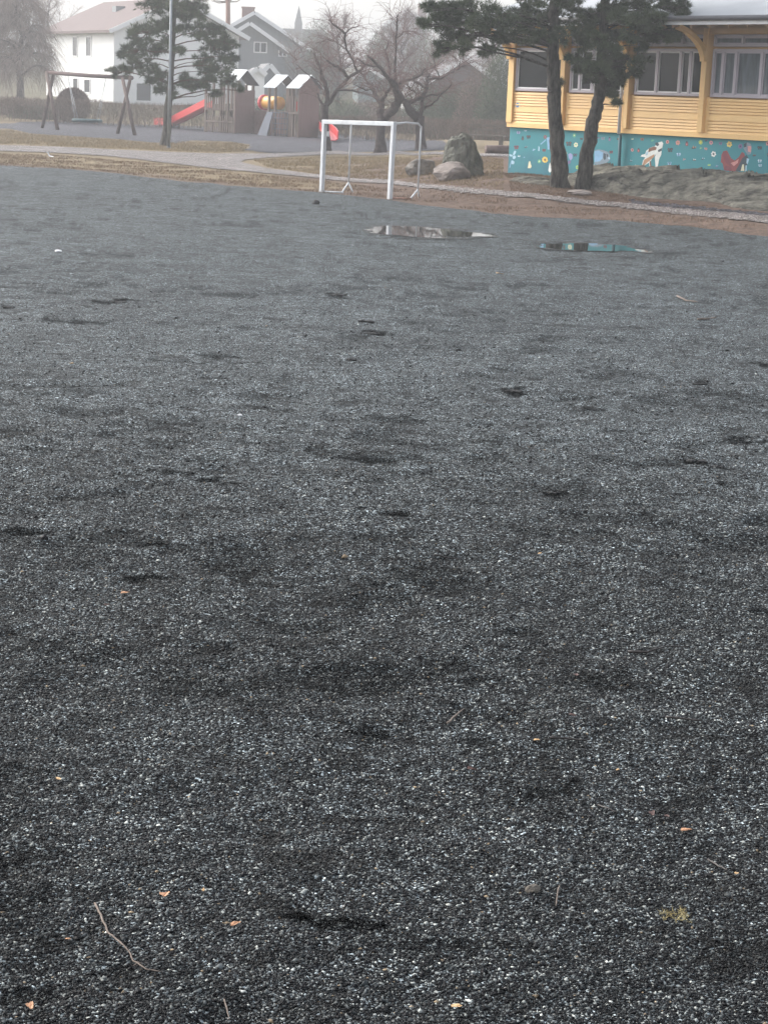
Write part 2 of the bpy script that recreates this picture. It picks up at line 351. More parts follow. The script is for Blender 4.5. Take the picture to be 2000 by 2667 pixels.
o = np_mesh('gravel_pitch', np.stack([X, Y, H], -1).reshape(-1, 3), fq, M_gravel, smooth=True, attr={'dark_patch': SC.ravel()})
tag(o, kind='structure')

# loose stone chips on the near part of the pitch
def grain_mat():
    M = bpy.data.materials.new('stone_chips'); M.use_nodes = True; nt = M.node_tree; L = nt.links; N = nt.nodes.new
    b = nt.nodes['Principled BSDF']; b.inputs['Roughness'].default_value = 0.5; b.inputs['Specular IOR Level'].default_value = 0.18
    g = N('ShaderNodeNewGeometry'); r = N('ShaderNodeValToRGB'); cr = r.color_ramp; cr.interpolation = 'CONSTANT'
    st = [(0.0, (0.003, 0.0035, 0.005)), (0.40, (0.007, 0.0085, 0.010)), (0.65, (0.026, 0.031, 0.033)), (0.77, (0.090, 0.101, 0.104)), (0.87, (0.19, 0.207, 0.203)), (0.945, (0.32, 0.34, 0.325)), (0.982, (0.26, 0.20, 0.13)), (0.988, (0.52, 0.54, 0.50))]
    cr.elements[0].position = 0; cr.elements[1].position = 1
    for p, _ in st[1:-1]: cr.elements.new(p)
    for e, (p, c) in zip(cr.elements, st): e.position = p; e.color = (*c, 1)
    L.new(g.outputs['Random Per Island'], r.inputs[0])
    val = wear(nt, g.outputs['Position'])
    hv = N('ShaderNodeHueSaturation'); L.new(r.outputs[0], hv.inputs['Color']); L.new(val, hv.inputs['Value']); L.new(hv.outputs[0], b.inputs['Base Color'])
    return M
NG = 420000
yy = 1.0 / RNG.uniform(1 / 13.0, 1 / 3.4, NG * 3) 
keep = RNG.random(NG * 3) < (yy / 13.0) * 1.0      # even density per area, thinned with distance below
yy = yy[keep]; pr = np.where(yy < 6.5, 1.0, 1 - sstep(6.5, 13.0, yy)); yy = yy[RNG.random(len(yy)) < pr][:NG]
xx = RNG.uniform(-1, 1, len(yy)) * (0.25 + 0.212 * yy)
n = len(yy); zz, dp = gravel_h(xx, yy)
base = np.array([[1, 0, 0], [0, 1, 0], [-1, 0, 0], [0, -1, 0], [0, 0, 1], [0, 0, -1]], float)
NF = 110000; yf = 1.0 / RNG.uniform(1 / 30.0, 1 / 6.0, NF); xf = RNG.uniform(-1, 1, NF) * (0.25 + 0.212 * yf)
kf = (yf < edge0(xf) - .6) & (RNG.random(NF) < 1 - .97 * sstep(9, 24, yf)); yf, xf = yf[kf], xf[kf]; n_near = n
xx = np.r_[xx, xf]; yy = np.r_[yy, yf]; n = len(yy); zz, dp = gravel_h(xx, yy)
v = base[None] * (1 + RNG.uniform(-0.4, 0.4, (n, 6, 1))) + RNG.normal(0, 0.22, (n, 6, 3))
sz = 0.0031 * np.exp(RNG.normal(0, 0.32, n)) * np.where(np.arange(n) < n_near, 1.0, 1.0 + 0.05 * (yy - 4)); an = np.stack([RNG.uniform(0.8, 1.5, n), RNG.uniform(0.7, 1.1, n), RNG.uniform(0.45, 0.85, n)], -1)
v = v * (sz[:, None] * an)[:, None, :]
ang = RNG.uniform(0, 2 * np.pi, n); ca, sa = np.cos(ang)[:, None], np.sin(ang)[:, None]
vx = v[..., 0] * ca - v[..., 1] * sa; vy = v[..., 0] * sa + v[..., 1] * ca
v = np.stack([vx + xx[:, None], vy + yy[:, None], v[..., 2] + (zz + sz * 0.3)[:, None]], -1)
oc = np.array([[0, 1, 4], [1, 2, 4], [2, 3, 4], [3, 0, 4], [1, 0, 5], [2, 1, 5], [3, 2, 5], [0, 3, 5]])
fa = (np.arange(n) * 6)[:, None, None] + oc[None]
o = np_mesh('gravel_chips', v.reshape(-1, 3), fa.reshape(-1, 3), grain_mat(), attr={'dark_patch': np.repeat(dp, 6)})
tag(o, 'loose dark and pale stone chips covering the gravel pitch', 'gravel', kind='stuff')

# sheets: paths and play area (outlines read on the ground, edges roughened)
def in_poly(x, y, poly):
    c = np.zeros(len(x), bool); j = len(poly) - 1
    for i in range(len(poly)):
        xi, yi = poly[i]; xj, yj = poly[j]
        m_ = ((yi > y) != (yj > y)) & (x < (xj - xi) * (y - yi) / (yj - yi + 1e-12) + xi); c ^= m_; j = i
    return c
def sheet(name, px, material, z, jit=0.10, step=0.14):
    po = [tuple(PT(a, b)[:2]) for a, b in px]; a = np.array(po); lo, hi = a.min(0), a.max(0)
    xs = np.arange(lo[0], hi[0] + step, step); ys = np.arange(lo[1], hi[1] + step, step); XX, YY = np.meshgrid(xs, ys)
    XX = XX + RNG.uniform(-.3, .3, XX.shape) * step; YY = YY + RNG.uniform(-.3, .3, XX.shape) * step
    ZZ = terrain(XX, YY) + z; nr, nc = XX.shape; idx = np.arange(nr * nc).reshape(nr, nc)
    fq = np.stack([idx[:-1, :-1], idx[:-1, 1:], idx[1:, 1:], idx[1:, :-1]], -1).reshape(-1, 4)
    cx, cy = XX.ravel()[fq].mean(1), YY.ravel()[fq].mean(1); wob = (fbm(cx, cy, 1.3, 3) - .5) * jit * 5
    fq = fq[in_poly(cx, cy + wob, po)]; used, inv = np.unique(fq, return_inverse=True)
    V = np.stack([XX, YY, ZZ], -1).reshape(-1, 3)[used]
    o = np_mesh(name, V, inv.reshape(-1, 4), material, smooth=True); tag(o, kind='structure'); return o
sheet('playground_gravel', [(-150, 322), (20, 322), (60, 318), (160, 316), (300, 322), (420, 326), (560, 330), (760, 338), (880, 348), (1100, 366), (1180, 378), (1150, 392), (1000, 394), (860, 396), (700, 399), (640, 391), (655, 378), (600, 369), (500, 366), (470, 374), (400, 372), (300, 362), (200, 356), (80, 348), (30, 336), (-150, 330)], M_pg, 0.010, step=.22)
sheet('path', [(-120, 374), (0, 379), (150, 383), (300, 391), (440, 397), (560, 401), (700, 401), (830, 396), (880, 393), (960, 400), (1040, 394), (1080, 400), (1130, 396), (1230, 401), (1345, 404), (1420, 408), (1420, 416), (1320, 410), (1230, 407), (1120, 403), (1080, 406), (1040, 402), (960, 406), (880, 402), (820, 405), (700, 411), (640, 417), (630, 424), (700, 440), (830, 456), (1000, 468), (1090, 480), (1200, 490), (1330, 502), (1450, 513), (1600, 528), (1750, 543), (1900, 556), (2000, 566), (2250, 592), (2250, 606), (2000, 582), (1900, 572), (1750, 557), (1600, 541), (1450, 526), (1330, 515), (1200, 502), (1090, 491), (1000, 479), (830, 465), (700, 453), (560, 440), (440, 426), (300, 409), (150, 399), (0, 394), (-120, 390)], M_path, 0.018, jit=0.05)
sheet('worn_strip', [(1640, 521), (1700, 527), (1900, 548), (2250, 580), (2250, 590), (2000, 565.2), (1900, 555.2), (1750, 541.6), (1640, 531)], M_pg, 0.013, jit=0.03)

# dry grass tufts and needles on the strips
def in_poly(x, y, poly):
    c = np.zeros(len(x), bool); j = len(poly) - 1
    for i in range(len(poly)):
        xi, yi = poly[i]; xj, yj = poly[j]
        m_ = ((yi > y) != (yj > y)) & (x < (xj - xi) * (y - yi) / (yj - yi + 1e-12) + xi); c ^= m_; j = i
    return c
def pxpoly(px): return [tuple(PT(a, b)[:2]) for a, b in px]
def scatter(px, n):
    po = pxpoly(px); a = np.array(po); x = RNG.uniform(a[:, 0].min(), a[:, 0].max(), n * 4); y = RNG.uniform(a[:, 1].min(), a[:, 1].max(), n * 4)
    k = in_poly(x, y, po); x, y = x[k][:n], y[k][:n]
    return x, y
def tufts(name, label, px, n, h, w, material, clump=0.5):
    x, y = scatter(px, n); k = fbm(x, y, 1.6, 3) > clump * RNG.uniform(0.7, 1.2, len(x)); x, y = x[k], y[k]
    z = terrain(x, y); org = np.stack([x, y, z], -1); d = np.stack([RNG.normal(0, 0.5, len(x)), RNG.normal(0, 0.5, len(x)), np.ones(len(x))], -1)
    hh = h * RNG.uniform(0.4, 1.3, len(x))
    o = blades(name, org, d, hh, w, material); tag(o, label, 'grass', kind='stuff'); return o
M_straw = mat('straw', (0.25, 0.195, 0.12), 0.9, 0.25, 2.0, island=0.35, spec=0.1)
M_brownstraw = mat('brown_straw', (0.18, 0.125, 0.085), 0.9, 0.3, 2.0, island=0.4, spec=0.1)
tufts('dry_grass', 'short straw coloured grass and brown litter along the pitch edge', [(-100, 398), (150, 404), (440, 430), (640, 452), (830, 470), (1100, 497), (1330, 520), (1600, 546), (2000, 588), (2200, 600), (2200, 628), (2000, 612), (1600, 572), (1300, 556), (1015, 519), (771, 496), (482, 471), (241, 444), (-100, 428)], 45000, 0.055, 0.010, M_brownstraw, 0.45)
tufts('dry_grass', 'straw coloured lawn between the two arms of the path', [(660, 418), (820, 409), (960, 408), (1080, 408), (1240, 409), (1310, 415), (1310, 500), (1090, 478), (830, 454), (700, 437)], 42000, 0.06, 0.010, M_straw, 0.4)
tufts('dry_grass', 'strip of straw coloured grass before the swings and the lamp post', [(-100, 334), (30, 340), (80, 350), (300, 364), (400, 374), (480, 370), (600, 370), (650, 380), (636, 395), (560, 399), (300, 388), (0, 376), (-100, 372)], 30000, 0.08, 0.012, M_straw, 0.35)
tufts('pine_litter', 'brown needle litter under the two pines before the yellow building', [(1310, 450), (1560, 460), (1640, 515), (2000, 560), (2100, 570), (1600, 525), (1330, 500)], 16000, 0.04, 0.008, M_brownstraw, 0.4)

# ------------------------------------------------------------------ puddles
M_water = bpy.data.materials.new('still_water'); M_water.use_nodes = True
b = M_water.node_tree.nodes['Principled BSDF']; b.inputs['Base Color'].default_value = (0.03, 0.032, 0.03, 1); b.inputs['Roughness'].default_value = 0.02; b.inputs['IOR'].default_value = 1.33
def puddle(px, seed):
    pts = [np.array(P(a, b)[:2]) for a, b in px]; c = np.mean(pts, 0)
    def grid(nm, po, m_, z, step, jit):
        a = np.array(po); lo, hi = a.min(0) - .2, a.max(0) + .2; XX, YY = np.meshgrid(np.arange(lo[0], hi[0], step), np.arange(lo[1], hi[1], step)); idx = np.arange(XX.size).reshape(XX.shape)
        XX = XX + RNG.uniform(-.3, .3, XX.shape) * step; YY = YY + RNG.uniform(-.3, .3, XX.shape) * step
        fq = np.stack([idx[:-1, :-1], idx[:-1, 1:], idx[1:, 1:], idx[1:, :-1]], -1).reshape(-1, 4); cx, cy = XX.ravel()[fq].mean(1), YY.ravel()[fq].mean(1)
        fq = fq[in_poly(cx + (fbm(cx + seed, cy, 3.0, 4) - .5) * .5, cy + (fbm(cx, cy + seed, 2.2, 4) - .5) * jit, [tuple(p) for p in po])]; used, inv = np.unique(fq, return_inverse=True)
        o = np_mesh(nm, np.stack([XX.ravel(), YY.ravel(), np.full(XX.size, z)], -1)[used], inv.reshape(-1, 4), m_); return tag(o, kind='structure')
    grid('puddle', pts, M_water, 0.0165, .045, 1.3)
    grid('silt_margin', [c + (p - c) * np.array([1.13, 1.30]) for p in pts], M_silt, 0.0125, .06, 2.2)
M_silt = gravel_mat('wet_silt', (0.036, 0.038, 0.038), fine=120.0, dark_patch=False, k=.4)
puddle([(985, 594), (1030, 591), (1100, 595), (1200, 604), (1270, 611), (1300, 616), (1260, 619), (1160, 619), (1060, 617), (1000, 613), (975, 605)], 3)
puddle([(1392, 634), (1450, 634), (1540, 638), (1640, 645), (1700, 655), (1640, 660), (1540, 660), (1450, 652), (1400, 645)], 5)

# ------------------------------------------------------------------ materials for objects
M_yellow = mat('yellow_paint', (0.90, 0.59, 0.25), 0.55, 0.05, 2.0, bump=0.05)
M_yellow2 = mat('yellow_trim_paint', (0.66, 0.42, 0.19), 0.6, 0.08, 2.0)
M_soffit = mat('stained_boards', (0.42, 0.27, 0.15), 0.7, 0.15, 3.0)
M_winframe = mat('pale_lilac_frame_paint', (0.46, 0.42, 0.46), 0.5, 0.06, 2.0)
M_whitep = mat('white_paint', (0.78, 0.78, 0.78), 0.5, 0.06, 3.0)
M_glassdark = mat('dark_window_glass', (0.014, 0.018, 0.022), 0.06, 0.2, 1.0, spec=0.2)
M_glasspale = mat('window_glass_painted_pale', (0.12, 0.14, 0.155), 0.08, 0.45, 2.0, stretch=(4, 1, 0.6), spec=0.3)  # curtains and sky reflection both painted into the pane colour
M_roofsheet = mat('grey_roof_felt', (0.34, 0.36, 0.38), 0.7, 0.08, 1.5, bump=0.1)
M_bark = mat('pine_bark', (0.016, 0.014, 0.014), 0.95, 0.55, 9.0, bump=1.0, bscale=16.0, spec=0.15, stretch=(1.4, 1.4, 0.4), col2=(0.13, 0.12, 0.105))
M_barkup = mat('upper_pine_bark', (0.11, 0.065, 0.04), 0.9, 0.4, 6.0, bump=0.6, spec=0.2)
M_needles = mat('pine_needles', (0.046, 0.074, 0.044), 0.7, 0.45, 1.4, spec=0.25, col2=(0.125, 0.155, 0.085), island=0.45)
M_barebark = mat('dark_bare_bark', (0.075, 0.06, 0.058), 0.95, 0.4, 6.0, bump=0.8, bscale=12, spec=0.15)
M_twig = mat('reddish_twigs', (0.165, 0.108, 0.10), 0.9, 0.3, 1.0, spec=0.1, island=0.3)
M_twigbrown = mat('brown_twigs', (0.23, 0.18, 0.155), 0.9, 0.35, 1.0, spec=0.1, island=0.35)  # lightened: far trees carry some of the mist in their colour
M_leafbrown = mat('dead_leaves', (0.18, 0.135, 0.11), 0.9, 0.35, 1.5, spec=0.1, island=0.4)
M_green = mat('evergreen_leaves', (0.11, 0.13, 0.085), 0.8, 0.35, 0.8, spec=0.15, island=0.4)
M_rock = mat('lichen_rock', (0.030, 0.028, 0.027), 0.9, 0.2, 1.6, rot=R(53 - 14), bump=1.0, bscale=6.0, spec=0.2, stretch=(0.5, 2.4, 4.5), col2=(0.235, 0.225, 0.185))
M_rockpale = mat('pale_boulder', (0.27, 0.235, 0.215), 0.9, 0.35, 3.0, bump=0.9, bscale=7.0, spec=0.2)
M_rockdark = mat('dark_boulder', (0.14, 0.13, 0.12), 0.9, 0.4, 3.5, bump=0.9, bscale=8.0, spec=0.2, col2=(0.27, 0.25, 0.225))
M_metal = mat('galvanised_steel', (0.22, 0.24, 0.26), 0.45, 0.15, 6.0, metal=0.5)
M_goal = mat('worn_white_goal_paint', (0.66, 0.68, 0.70), 0.5, 0.12, 5.0)
M_wood = mat('weathered_wood', (0.17, 0.13, 0.11), 0.9, 0.3, 4.0, stretch=(1, 1, 0.2), bump=0.3)
M_panel = mat('brown_stained_panel', (0.20, 0.125, 0.11), 0.8, 0.12, 3.0, stretch=(6, 6, 0.5))
M_red = mat('red_plastic', (0.62, 0.045, 0.05), 0.4, 0.06, 2.0)
M_orange = mat('amber_plastic', (0.88, 0.42, 0.06), 0.4, 0.08, 3.0)
M_blue = mat('dark_blue_panel', (0.06, 0.075, 0.11), 0.6, 0.15, 3.0)
M_tin = mat('white_tin_roof', (0.58, 0.62, 0.64), 0.35, 0.06, 3.0)
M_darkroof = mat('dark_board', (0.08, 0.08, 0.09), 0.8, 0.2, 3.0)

# ------------------------------------------------------------------ yellow building
C0 = PT(1322, 450); zG = float(C0[2])
BF = Frame(C0[:2], (0.6, -0.8))
B = BF.empty('school_building', 'yellow boarded building with teal painted base wall at the right', 'building')
zY0 = BF.z(1322, 330); zS = BF.z(1345, 236); zP0 = BF.z(1358, 229); zP1 = BF.z(1360, 139)
zE = BF.z(1836, 66, -1.1)
UB = [0.0, BF.u(1468, 330), BF.u(1636, 330), BF.u(1832, 330)]; UB += [UB[-1] + 2.6, UB[-1] + 5.2]
UEND = UB[-1]
# teal base
M_teal = bpy.data.materials.new('teal_mural_paint'); M_teal.use_nodes = True; nt = M_teal.node_tree
b = nt.nodes['Principled BSDF']; b.inputs['Roughness'].default_value = 0.6
tc = nt.nodes.new('ShaderNodeTexCoord'); sp = nt.nodes.new('ShaderNodeSeparateXYZ'); nz = nt.nodes.new('ShaderNodeTexNoise'); nz.inputs['Scale'].default_value = 2.0; nz.inputs['Detail'].default_value = 8
ma = nt.nodes.new('ShaderNodeMath'); ma.operation = 'MULTIPLY_ADD'; ma.inputs[1].default_value = 0.8
rp = nt.nodes.new('ShaderNodeValToRGB'); rp.color_ramp.elements[0].position = 0.42; rp.color_ramp.elements[1].position = 1.0
rp.color_ramp.elements[0].color = (0.026, 0.115, 0.185, 1); rp.color_ramp.elements[1].color = (0.024, 0.235, 0.272, 1)
nt.links.new(tc.outputs['Object'], sp.inputs[0]); nt.links.new(tc.outputs['Object'], nz.inputs['Vector']); nt.links.new(nz.outputs['Fac'], ma.inputs[2])
mz = nt.nodes.new('ShaderNodeMath'); mz.operation = 'MULTIPLY'; mz.inputs[1].default_value = 0.7; nt.links.new(sp.outputs['Z'], mz.inputs[0]); nt.links.new(mz.outputs[0], ma.inputs[0])
nt.links.new(ma.outputs[0], rp.inputs[0]); nt.links.new(rp.outputs[0], b.inputs['Base Color'])
mb = MB(); mb.box(0.0, UEND, 0.0, 8.0, -0.5, zY0 + 0.02); mb.build('base_wall', M_teal, B)
# upper wall (behind boards): split so windows sit in front of dark room boxes
mb = MB(); mb.box(-0.02, UEND, 0.08, 8.0, zY0 + 0.025, zE + 0.15); mb.build('upper_wall', M_yellow2, B)
# siding per bay
for i in range(5):
    a, c = UB[i] + (0.16 if i else 0.14), UB[i + 1] - 0.10
    mb = MB(); z = zY0 + 0.10; top = zS - 0.02
    nb = [0.10] * 4 + [0.24] + [0.10] * 5
    k = (top - z) / sum(nb)
    for h in nb:
        h *= k
        mb.add([(a, -0.055, z), (c, -0.055, z), (c, -0.040, z + h - .014), (a, -0.040, z + h - .014), (a, 0.078, z), (c, 0.078, z), (c, 0.078, z + h - .014), (a, 0.078, z + h - .014)], [(0, 1, 2, 3), (0, 4, 5, 1), (3, 2, 6, 7), (0, 3, 7, 4), (1, 5, 6, 2)]); z += h
    mb.box(a, c, -0.012, 0.077, zY0 + .101, top - .03)
    mb.build('siding', M_yellow, B)
    # inner trims left and right of the boards
mb = MB(); mb.box(-0.05, UEND, -0.07, 0.075, zY0, zY0 + 0.10); mb.build('bottom_board', M_yellow, B)
for i, u in enumerate(UB):
    mb = MB(); w0, w1 = (-0.05, 0.14) if i == 0 else (-0.07, 0.07)
    mb.box(u + w0, u + w1, -0.14 if i else -0.10, 0.075, zY0 + 0.102, zE); 
    if i: mb.box(u - 0.12, u - 0.072, -0.05, 0.075, zY0 + 0.102, zS - 0.01); mb.box(u + 0.072, u + 0.16, -0.05, 0.075, zY0 + 0.102, zS - 0.01)
    mb.build('post', M_yellow, B, bevel=0.006)
# windows
def window(a, c, z0, z1, cuts, glass, thick=0.055, pair=True):
    mb = MB(); fr = thick
    mb.box(a, c, -0.045, 0.07, z0, z0 + fr); mb.box(a, c, -0.045, 0.07, z1 - fr, z1)
    mb.box(a, a + fr, -0.045, 0.07, z0 + fr, z1 - fr); mb.box(c - fr, c, -0.045, 0.07, z0 + fr, z1 - fr)
    for q in cuts: mb.box(q - fr * 0.6, q + fr * 0.6, -0.045, 0.07, z0 + fr, z1 - fr)
    w = mb.build('window', M_winframe, B, bevel=0.004)
    ed = [a + fr] + [q for q in cuts] + [c - fr]
    for j in range(len(ed) - 1):
        l = ed[j] + (fr * 0.6 if j else 0); r = ed[j + 1] - (fr * 0.6 if j < len(ed) - 2 else 0)
        p = MB(); p.box(l + 0.002, r - 0.002, 0.0, 0.02, z0 + fr + 0.002, z1 - fr - 0.002); p.build('pane', glass, w)
        s = MB(); t = 0.028
        s.box(l + 0.003, l + t, -0.025, -0.003, z0 + fr, z1 - fr); s.box(r - t, r - 0.003, -0.025, -0.003, z0 + fr, z1 - fr)
        s.box(l + t, r - t, -0.025, -0.003, z0 + fr, z0 + fr + t); s.box(l + t, r - t, -0.025, -0.003, z1 - fr - t, z1 - fr)
        s.build('sash', M_whitep if glass is M_glassdark else M_winframe, w)
U_ = lambda x: BF.u(x, 200)
wz1 = zP1 + 0.12
cutsets = [[U_(1432)], [U_(1512), U_(1545), U_(1580)], [U_(1712), U_(1772), U_(1798)], [U_(1882), U_(1916), U_(1983)], []]
for i in range(5):
    a, c = UB[i] + 0.145, UB[i + 1] - 0.075
    cuts = [q for q in cutsets[i] if a + 0.15 < q < c - 0.1] or [a + (c - a) * t for t in (0.3, 0.65)]
    g = M_glassdark if i < 3 else M_glasspale
    window(a, c, zS, wz1, cuts, g)
    window(a, c, wz1 + 0.05, zE - 0.12, [a + (c - a) * t for t in (0.33, 0.66)], M_glasspale if i != 1 else M_glassdark, 0.045)
# head beam, soffit, fascia, gutter, roof
mb = MB(); mb.box(-0.05, UEND, -0.10, 0.075, zE - 0.11, zE); mb.build('head_beam', M_yellow2, B)
rs = math.tan(R(15)); RO = 1.15
mb = MB(); z0 = zE + 0.03
mb.add([(-0.9, -RO, z0), (UEND, -RO, z0), (UEND, 4.2, z0 + rs * (RO + 4.2)), (-0.9, 4.2, z0 + rs * (RO + 4.2)), (-0.9, -RO, z0 + 0.10), (UEND, -RO, z0 + 0.10), (UEND, 4.2, z0 + 0.1 + rs * (RO + 4.2)), (-0.9, 4.2, z0 + 0.1 + rs * (RO + 4.2))], [(0, 3, 2, 1), (4, 5, 6, 7), (0, 1, 5, 4), (3, 0, 4, 7), (1, 2, 6, 5), (2, 3, 7, 6)])
mb.add([(-0.9, 9.4, z0 + 0.02), (UEND, 9.4, z0 + 0.02), (UEND, 4.203, z0 + 0.1 + rs * (RO + 4.2)), (-0.9, 4.203, z0 + 0.1 + rs * (RO + 4.2))], [(0, 1, 2, 3)])
roof = mb.build('roof', M_roofsheet, B)
mb = MB(); mb.box(-0.92, UEND, -RO - 0.03, -RO - 0.003, z0 - 0.02, z0 + 0.06); mb.build('fascia', M_whitep, roof)
mb = MB(); mb.tube([(-0.95, -RO - 0.09, z0 + 0.10), (UEND, -RO - 0.09, z0 + 0.10)], 0.05, 8); mb.build('gutter', mat('dark_gutter', (0.09, 0.09, 0.10), 0.5, 0.1), roof)
mb = MB()
for k in range(int((UEND + 0.9) / 0.5)): u = -0.85 + k * 0.5; mb.beam((u, -RO + 0.05, z0 - 0.03), (u, 0.0, z0 - 0.03 + rs * (RO - 0.05)), 0.05, 0.09)
mb.build('rafters', M_soffit, roof)
# curved brackets
for i, u in enumerate(UB[:-1]):
    mb = MB(); uu = u + (0.03 if i == 0 else 0)
    zb = BF.z(1835, 160); pts = []
    for k in range(9):
        t = k / 8; y = -0.14 - (RO - 0.35) * (t ** 1.9); z = zb + (z0 - 0.04 - zb) * (1 - (1 - t) ** 1.25); pts.append((uu, y, z))
    for p, q in zip(pts[:-1], pts[1:]): mb.beam(p, q, 0.10, 0.13, upv=(1, 0, 0))
    mb.beam((uu, -0.14, z0 - 0.42), (uu, -0.62, z0 - 0.10), 0.07, 0.07, upv=(1, 0, 0))
    mb.build('bracket', M_yellow, B)
# downpipe
ud = UB[2] - 0.13
mb = MB(); mb.tube([(ud, -0.15, zE - 0.1), (ud, -0.15, zY0 - 0.02)], 0.038, 8); dpz = mb.build('downpipe', M_whitep, B)
mb = MB(); mb.tube([(ud, -0.10, zY0 - 0.022), (ud, -0.08, zG + 0.02)], 0.038, 8, 0); mb.build('downpipe', mat('teal_pipe_paint', (0.03, 0.12, 0.15), 0.5, 0.1), B)
# round blue and white sign
su, szz = BF.uz(1351, 276)
mb = MB(); 
def disc(mb, u, y, z, r, mi, n=20): mb.add([(u + r * math.cos(2 * math.pi * k / n), y, z + r * math.sin(2 * math.pi * k / n)) for k in range(n)], [tuple(range(n))], mi)
def disc3(mb, u, y, z, r, t, mi, n=20):
    mb.prism([(u + r * math.cos(2 * math.pi * k / n), z + r * math.sin(2 * math.pi * k / n)) for k in range(n)], 1, y, y - t, mi)
disc3(mb, su, -0.034, szz, 0.085, 0.008, 0); disc3(mb, su, -0.043, szz + 0.015, 0.052, 0.004, 1)
mb.build('round_sign', [M_whitep, mat('sign_blue', (0.08, 0.25, 0.5), 0.5, 0.05)], B)

# mural motifs: paint on the base wall
pal = {'white': (0.75, 0.78, 0.75), 'cream': (0.75, 0.72, 0.5), 'yellow': (0.75, 0.55, 0.12), 'brown': (0.22, 0.10, 0.06), 'darkred': (0.20, 0.04, 0.06), 'pink': (0.62, 0.28, 0.26), 'dark': (0.03, 0.06, 0.08), 'blue': (0.22, 0.42, 0.62), 'lilac': (0.30, 0.32, 0.55), 'green': (0.12, 0.45, 0.25), 'lime': (0.42, 0.6, 0.12), 'grey': (0.20, 0.27, 0.33), 'paleblue': (0.38, 0.58, 0.70), 'red': (0.25, 0.05, 0.055), 'tan': (0.45, 0.25, 0.14), 'purple': (0.2, 0.12, 0.28)}
names = list(pal); mm_ = [mat('mural_' + k, v, 0.6, 0.12, 12.0) for k, v in pal.items()]; MI = {k: i for i, k in enumerate(names)}
mur = []; lay = [0.0025]
def motif(name):
    if not mur: return
    mb = MB(); used = sorted({c for _, c in mur})
    for v, c in mur: mb.add(v, [tuple(range(len(v)))], used.index(c))
    mb.build(name, [mm_[c] for c in used], B); mur.clear(); lay[0] = 0.0025
def poly(pts, c, rel=None):
    lay[0] += 0.00002
    q = [BF.uz(*p) for p in pts]; mur.append(([(u, -lay[0], z) for u, z in q], MI[c]))
def blob(x, y, rx, ry, c, n=9, j=0.15, rot=0.0):
    pts = []
    for k in range(n):
        t = 2 * math.pi * k / n; r = 1 + random.uniform(-j, j); a, b = rx * r * math.cos(t), ry * r * math.sin(t)
        pts.append((x + a * math.cos(rot) - b * math.sin(rot), y + a * math.sin(rot) + b * math.cos(rot)))
    poly(pts, c)
def flower(x, y, r, c1, c2, n=6, stem=False):
    if stem: poly([(x - .6, y), (x + .6, y), (x + .3, y + 2.6 * r), (x - .7, y + 2.6 * r)], 'green')
    for k in range(n):
        t = 2 * math.pi * k / n + 0.3; blob(x + math.cos(t) * r * .62, y + math.sin(t) * r * .72, r * .42, r * .45, c1, 6)
    blob(x, y, r * .4, r * .45, c2, 7)
def butterfly(x, y, r, c1, c2):
    for s in (-1, 1): blob(x + s * r * .55, y - r * .3, r * .5, r * .5, c1, 7, .2); blob(x + s * r * .45, y + r * .45, r * .38, r * .38, c1, 7, .2); blob(x + s * r * .55, y - r * .25, r * .22, r * .25, c2, 5, .2)
    blob(x, y, r * .14, r * .8, 'dark', 6)
def bird(x, y, r, c1, c2): blob(x, y, r, r * .45, c1, 8, .15, random.uniform(-.7, .3)); poly([(x - r * .4, y), (x + r * .3, y), (x - r * .2, y - r * 1.1)], c2); blob(x + r * .8, y - r * .35, r * .28, r * .3, c2, 6)
def bug(x, y, r, c1, c2): blob(x, y, r * .6, r, c1, 8); blob(x, y - r * .9, r * .35, r * .35, 'dark', 6); blob(x, y + r * .2, r * .25, r * .5, c2, 5)
ZA = lambda x, y: (1320 + x * 0.20494, 330 + y * 0.20494)
ZB = lambda x, y: (1640 + x * 0.21097, 340 + y * 0.21097)
random.seed(21); KN = {'b': 'painted_butterfly', 'f': 'painted_flower', 'd': 'painted_bird', 'g': 'painted_beetle'}
for (x, y, k, r, c1, c2) in [(145, 75, 'b', 5, 'lilac', 'grey'), (235, 50, 'd', 4, 'paleblue', 'grey'), (200, 150, 'g', 6, 'dark', 'brown'), (275, 130, 'b', 6, 'dark', 'brown'), (485, 130, 'f', 5, 'brown', 'purple'), (118, 262, 'b', 6.5, 'darkred', 'dark'), (240, 262, 'd', 5, 'dark', 'grey'),
        (340, 295, 'd', 4, 'blue', 'paleblue'), (470, 298, 'b', 5, 'darkred', 'dark'), (150, 378, 'd', 4, 'paleblue', 'white'), (218, 390, 'd', 2.5, 'blue', 'blue'), (410, 440, 'f', 5, 'green', 'cream'), (855, 110, 'f', 5, 'green', 'cream'), (785, 215, 'b', 8, 'dark', 'brown'), (875, 230, 'f', 6, 'cream', 'green'), (865, 360, 'b', 5.5, 'dark', 'purple'), (895, 515, 'f', 5, 'lime', 'green'), (945, 155, 'b', 4, 'dark', 'brown'),
        (950, 285, 'd', 4, 'dark', 'brown'), (1155, 140, 'd', 4, 'purple', 'dark'), (1218, 150, 'b', 5, 'grey', 'purple'), (1302, 160, 'g', 5.5, 'purple', 'grey'), (1412, 160, 'd', 5, 'dark', 'brown'), (1322, 322, 'b', 5, 'darkred', 'dark'), (1425, 345, 'd', 4, 'grey', 'dark'), (1438, 490, 'd', 3, 'dark', 'dark')]:
    X_, Y_ = ZA(x, y); {'b': butterfly, 'f': flower, 'd': bird, 'g': bug}[k](X_, Y_, r * 0.95, c1, c2); motif(KN[k])
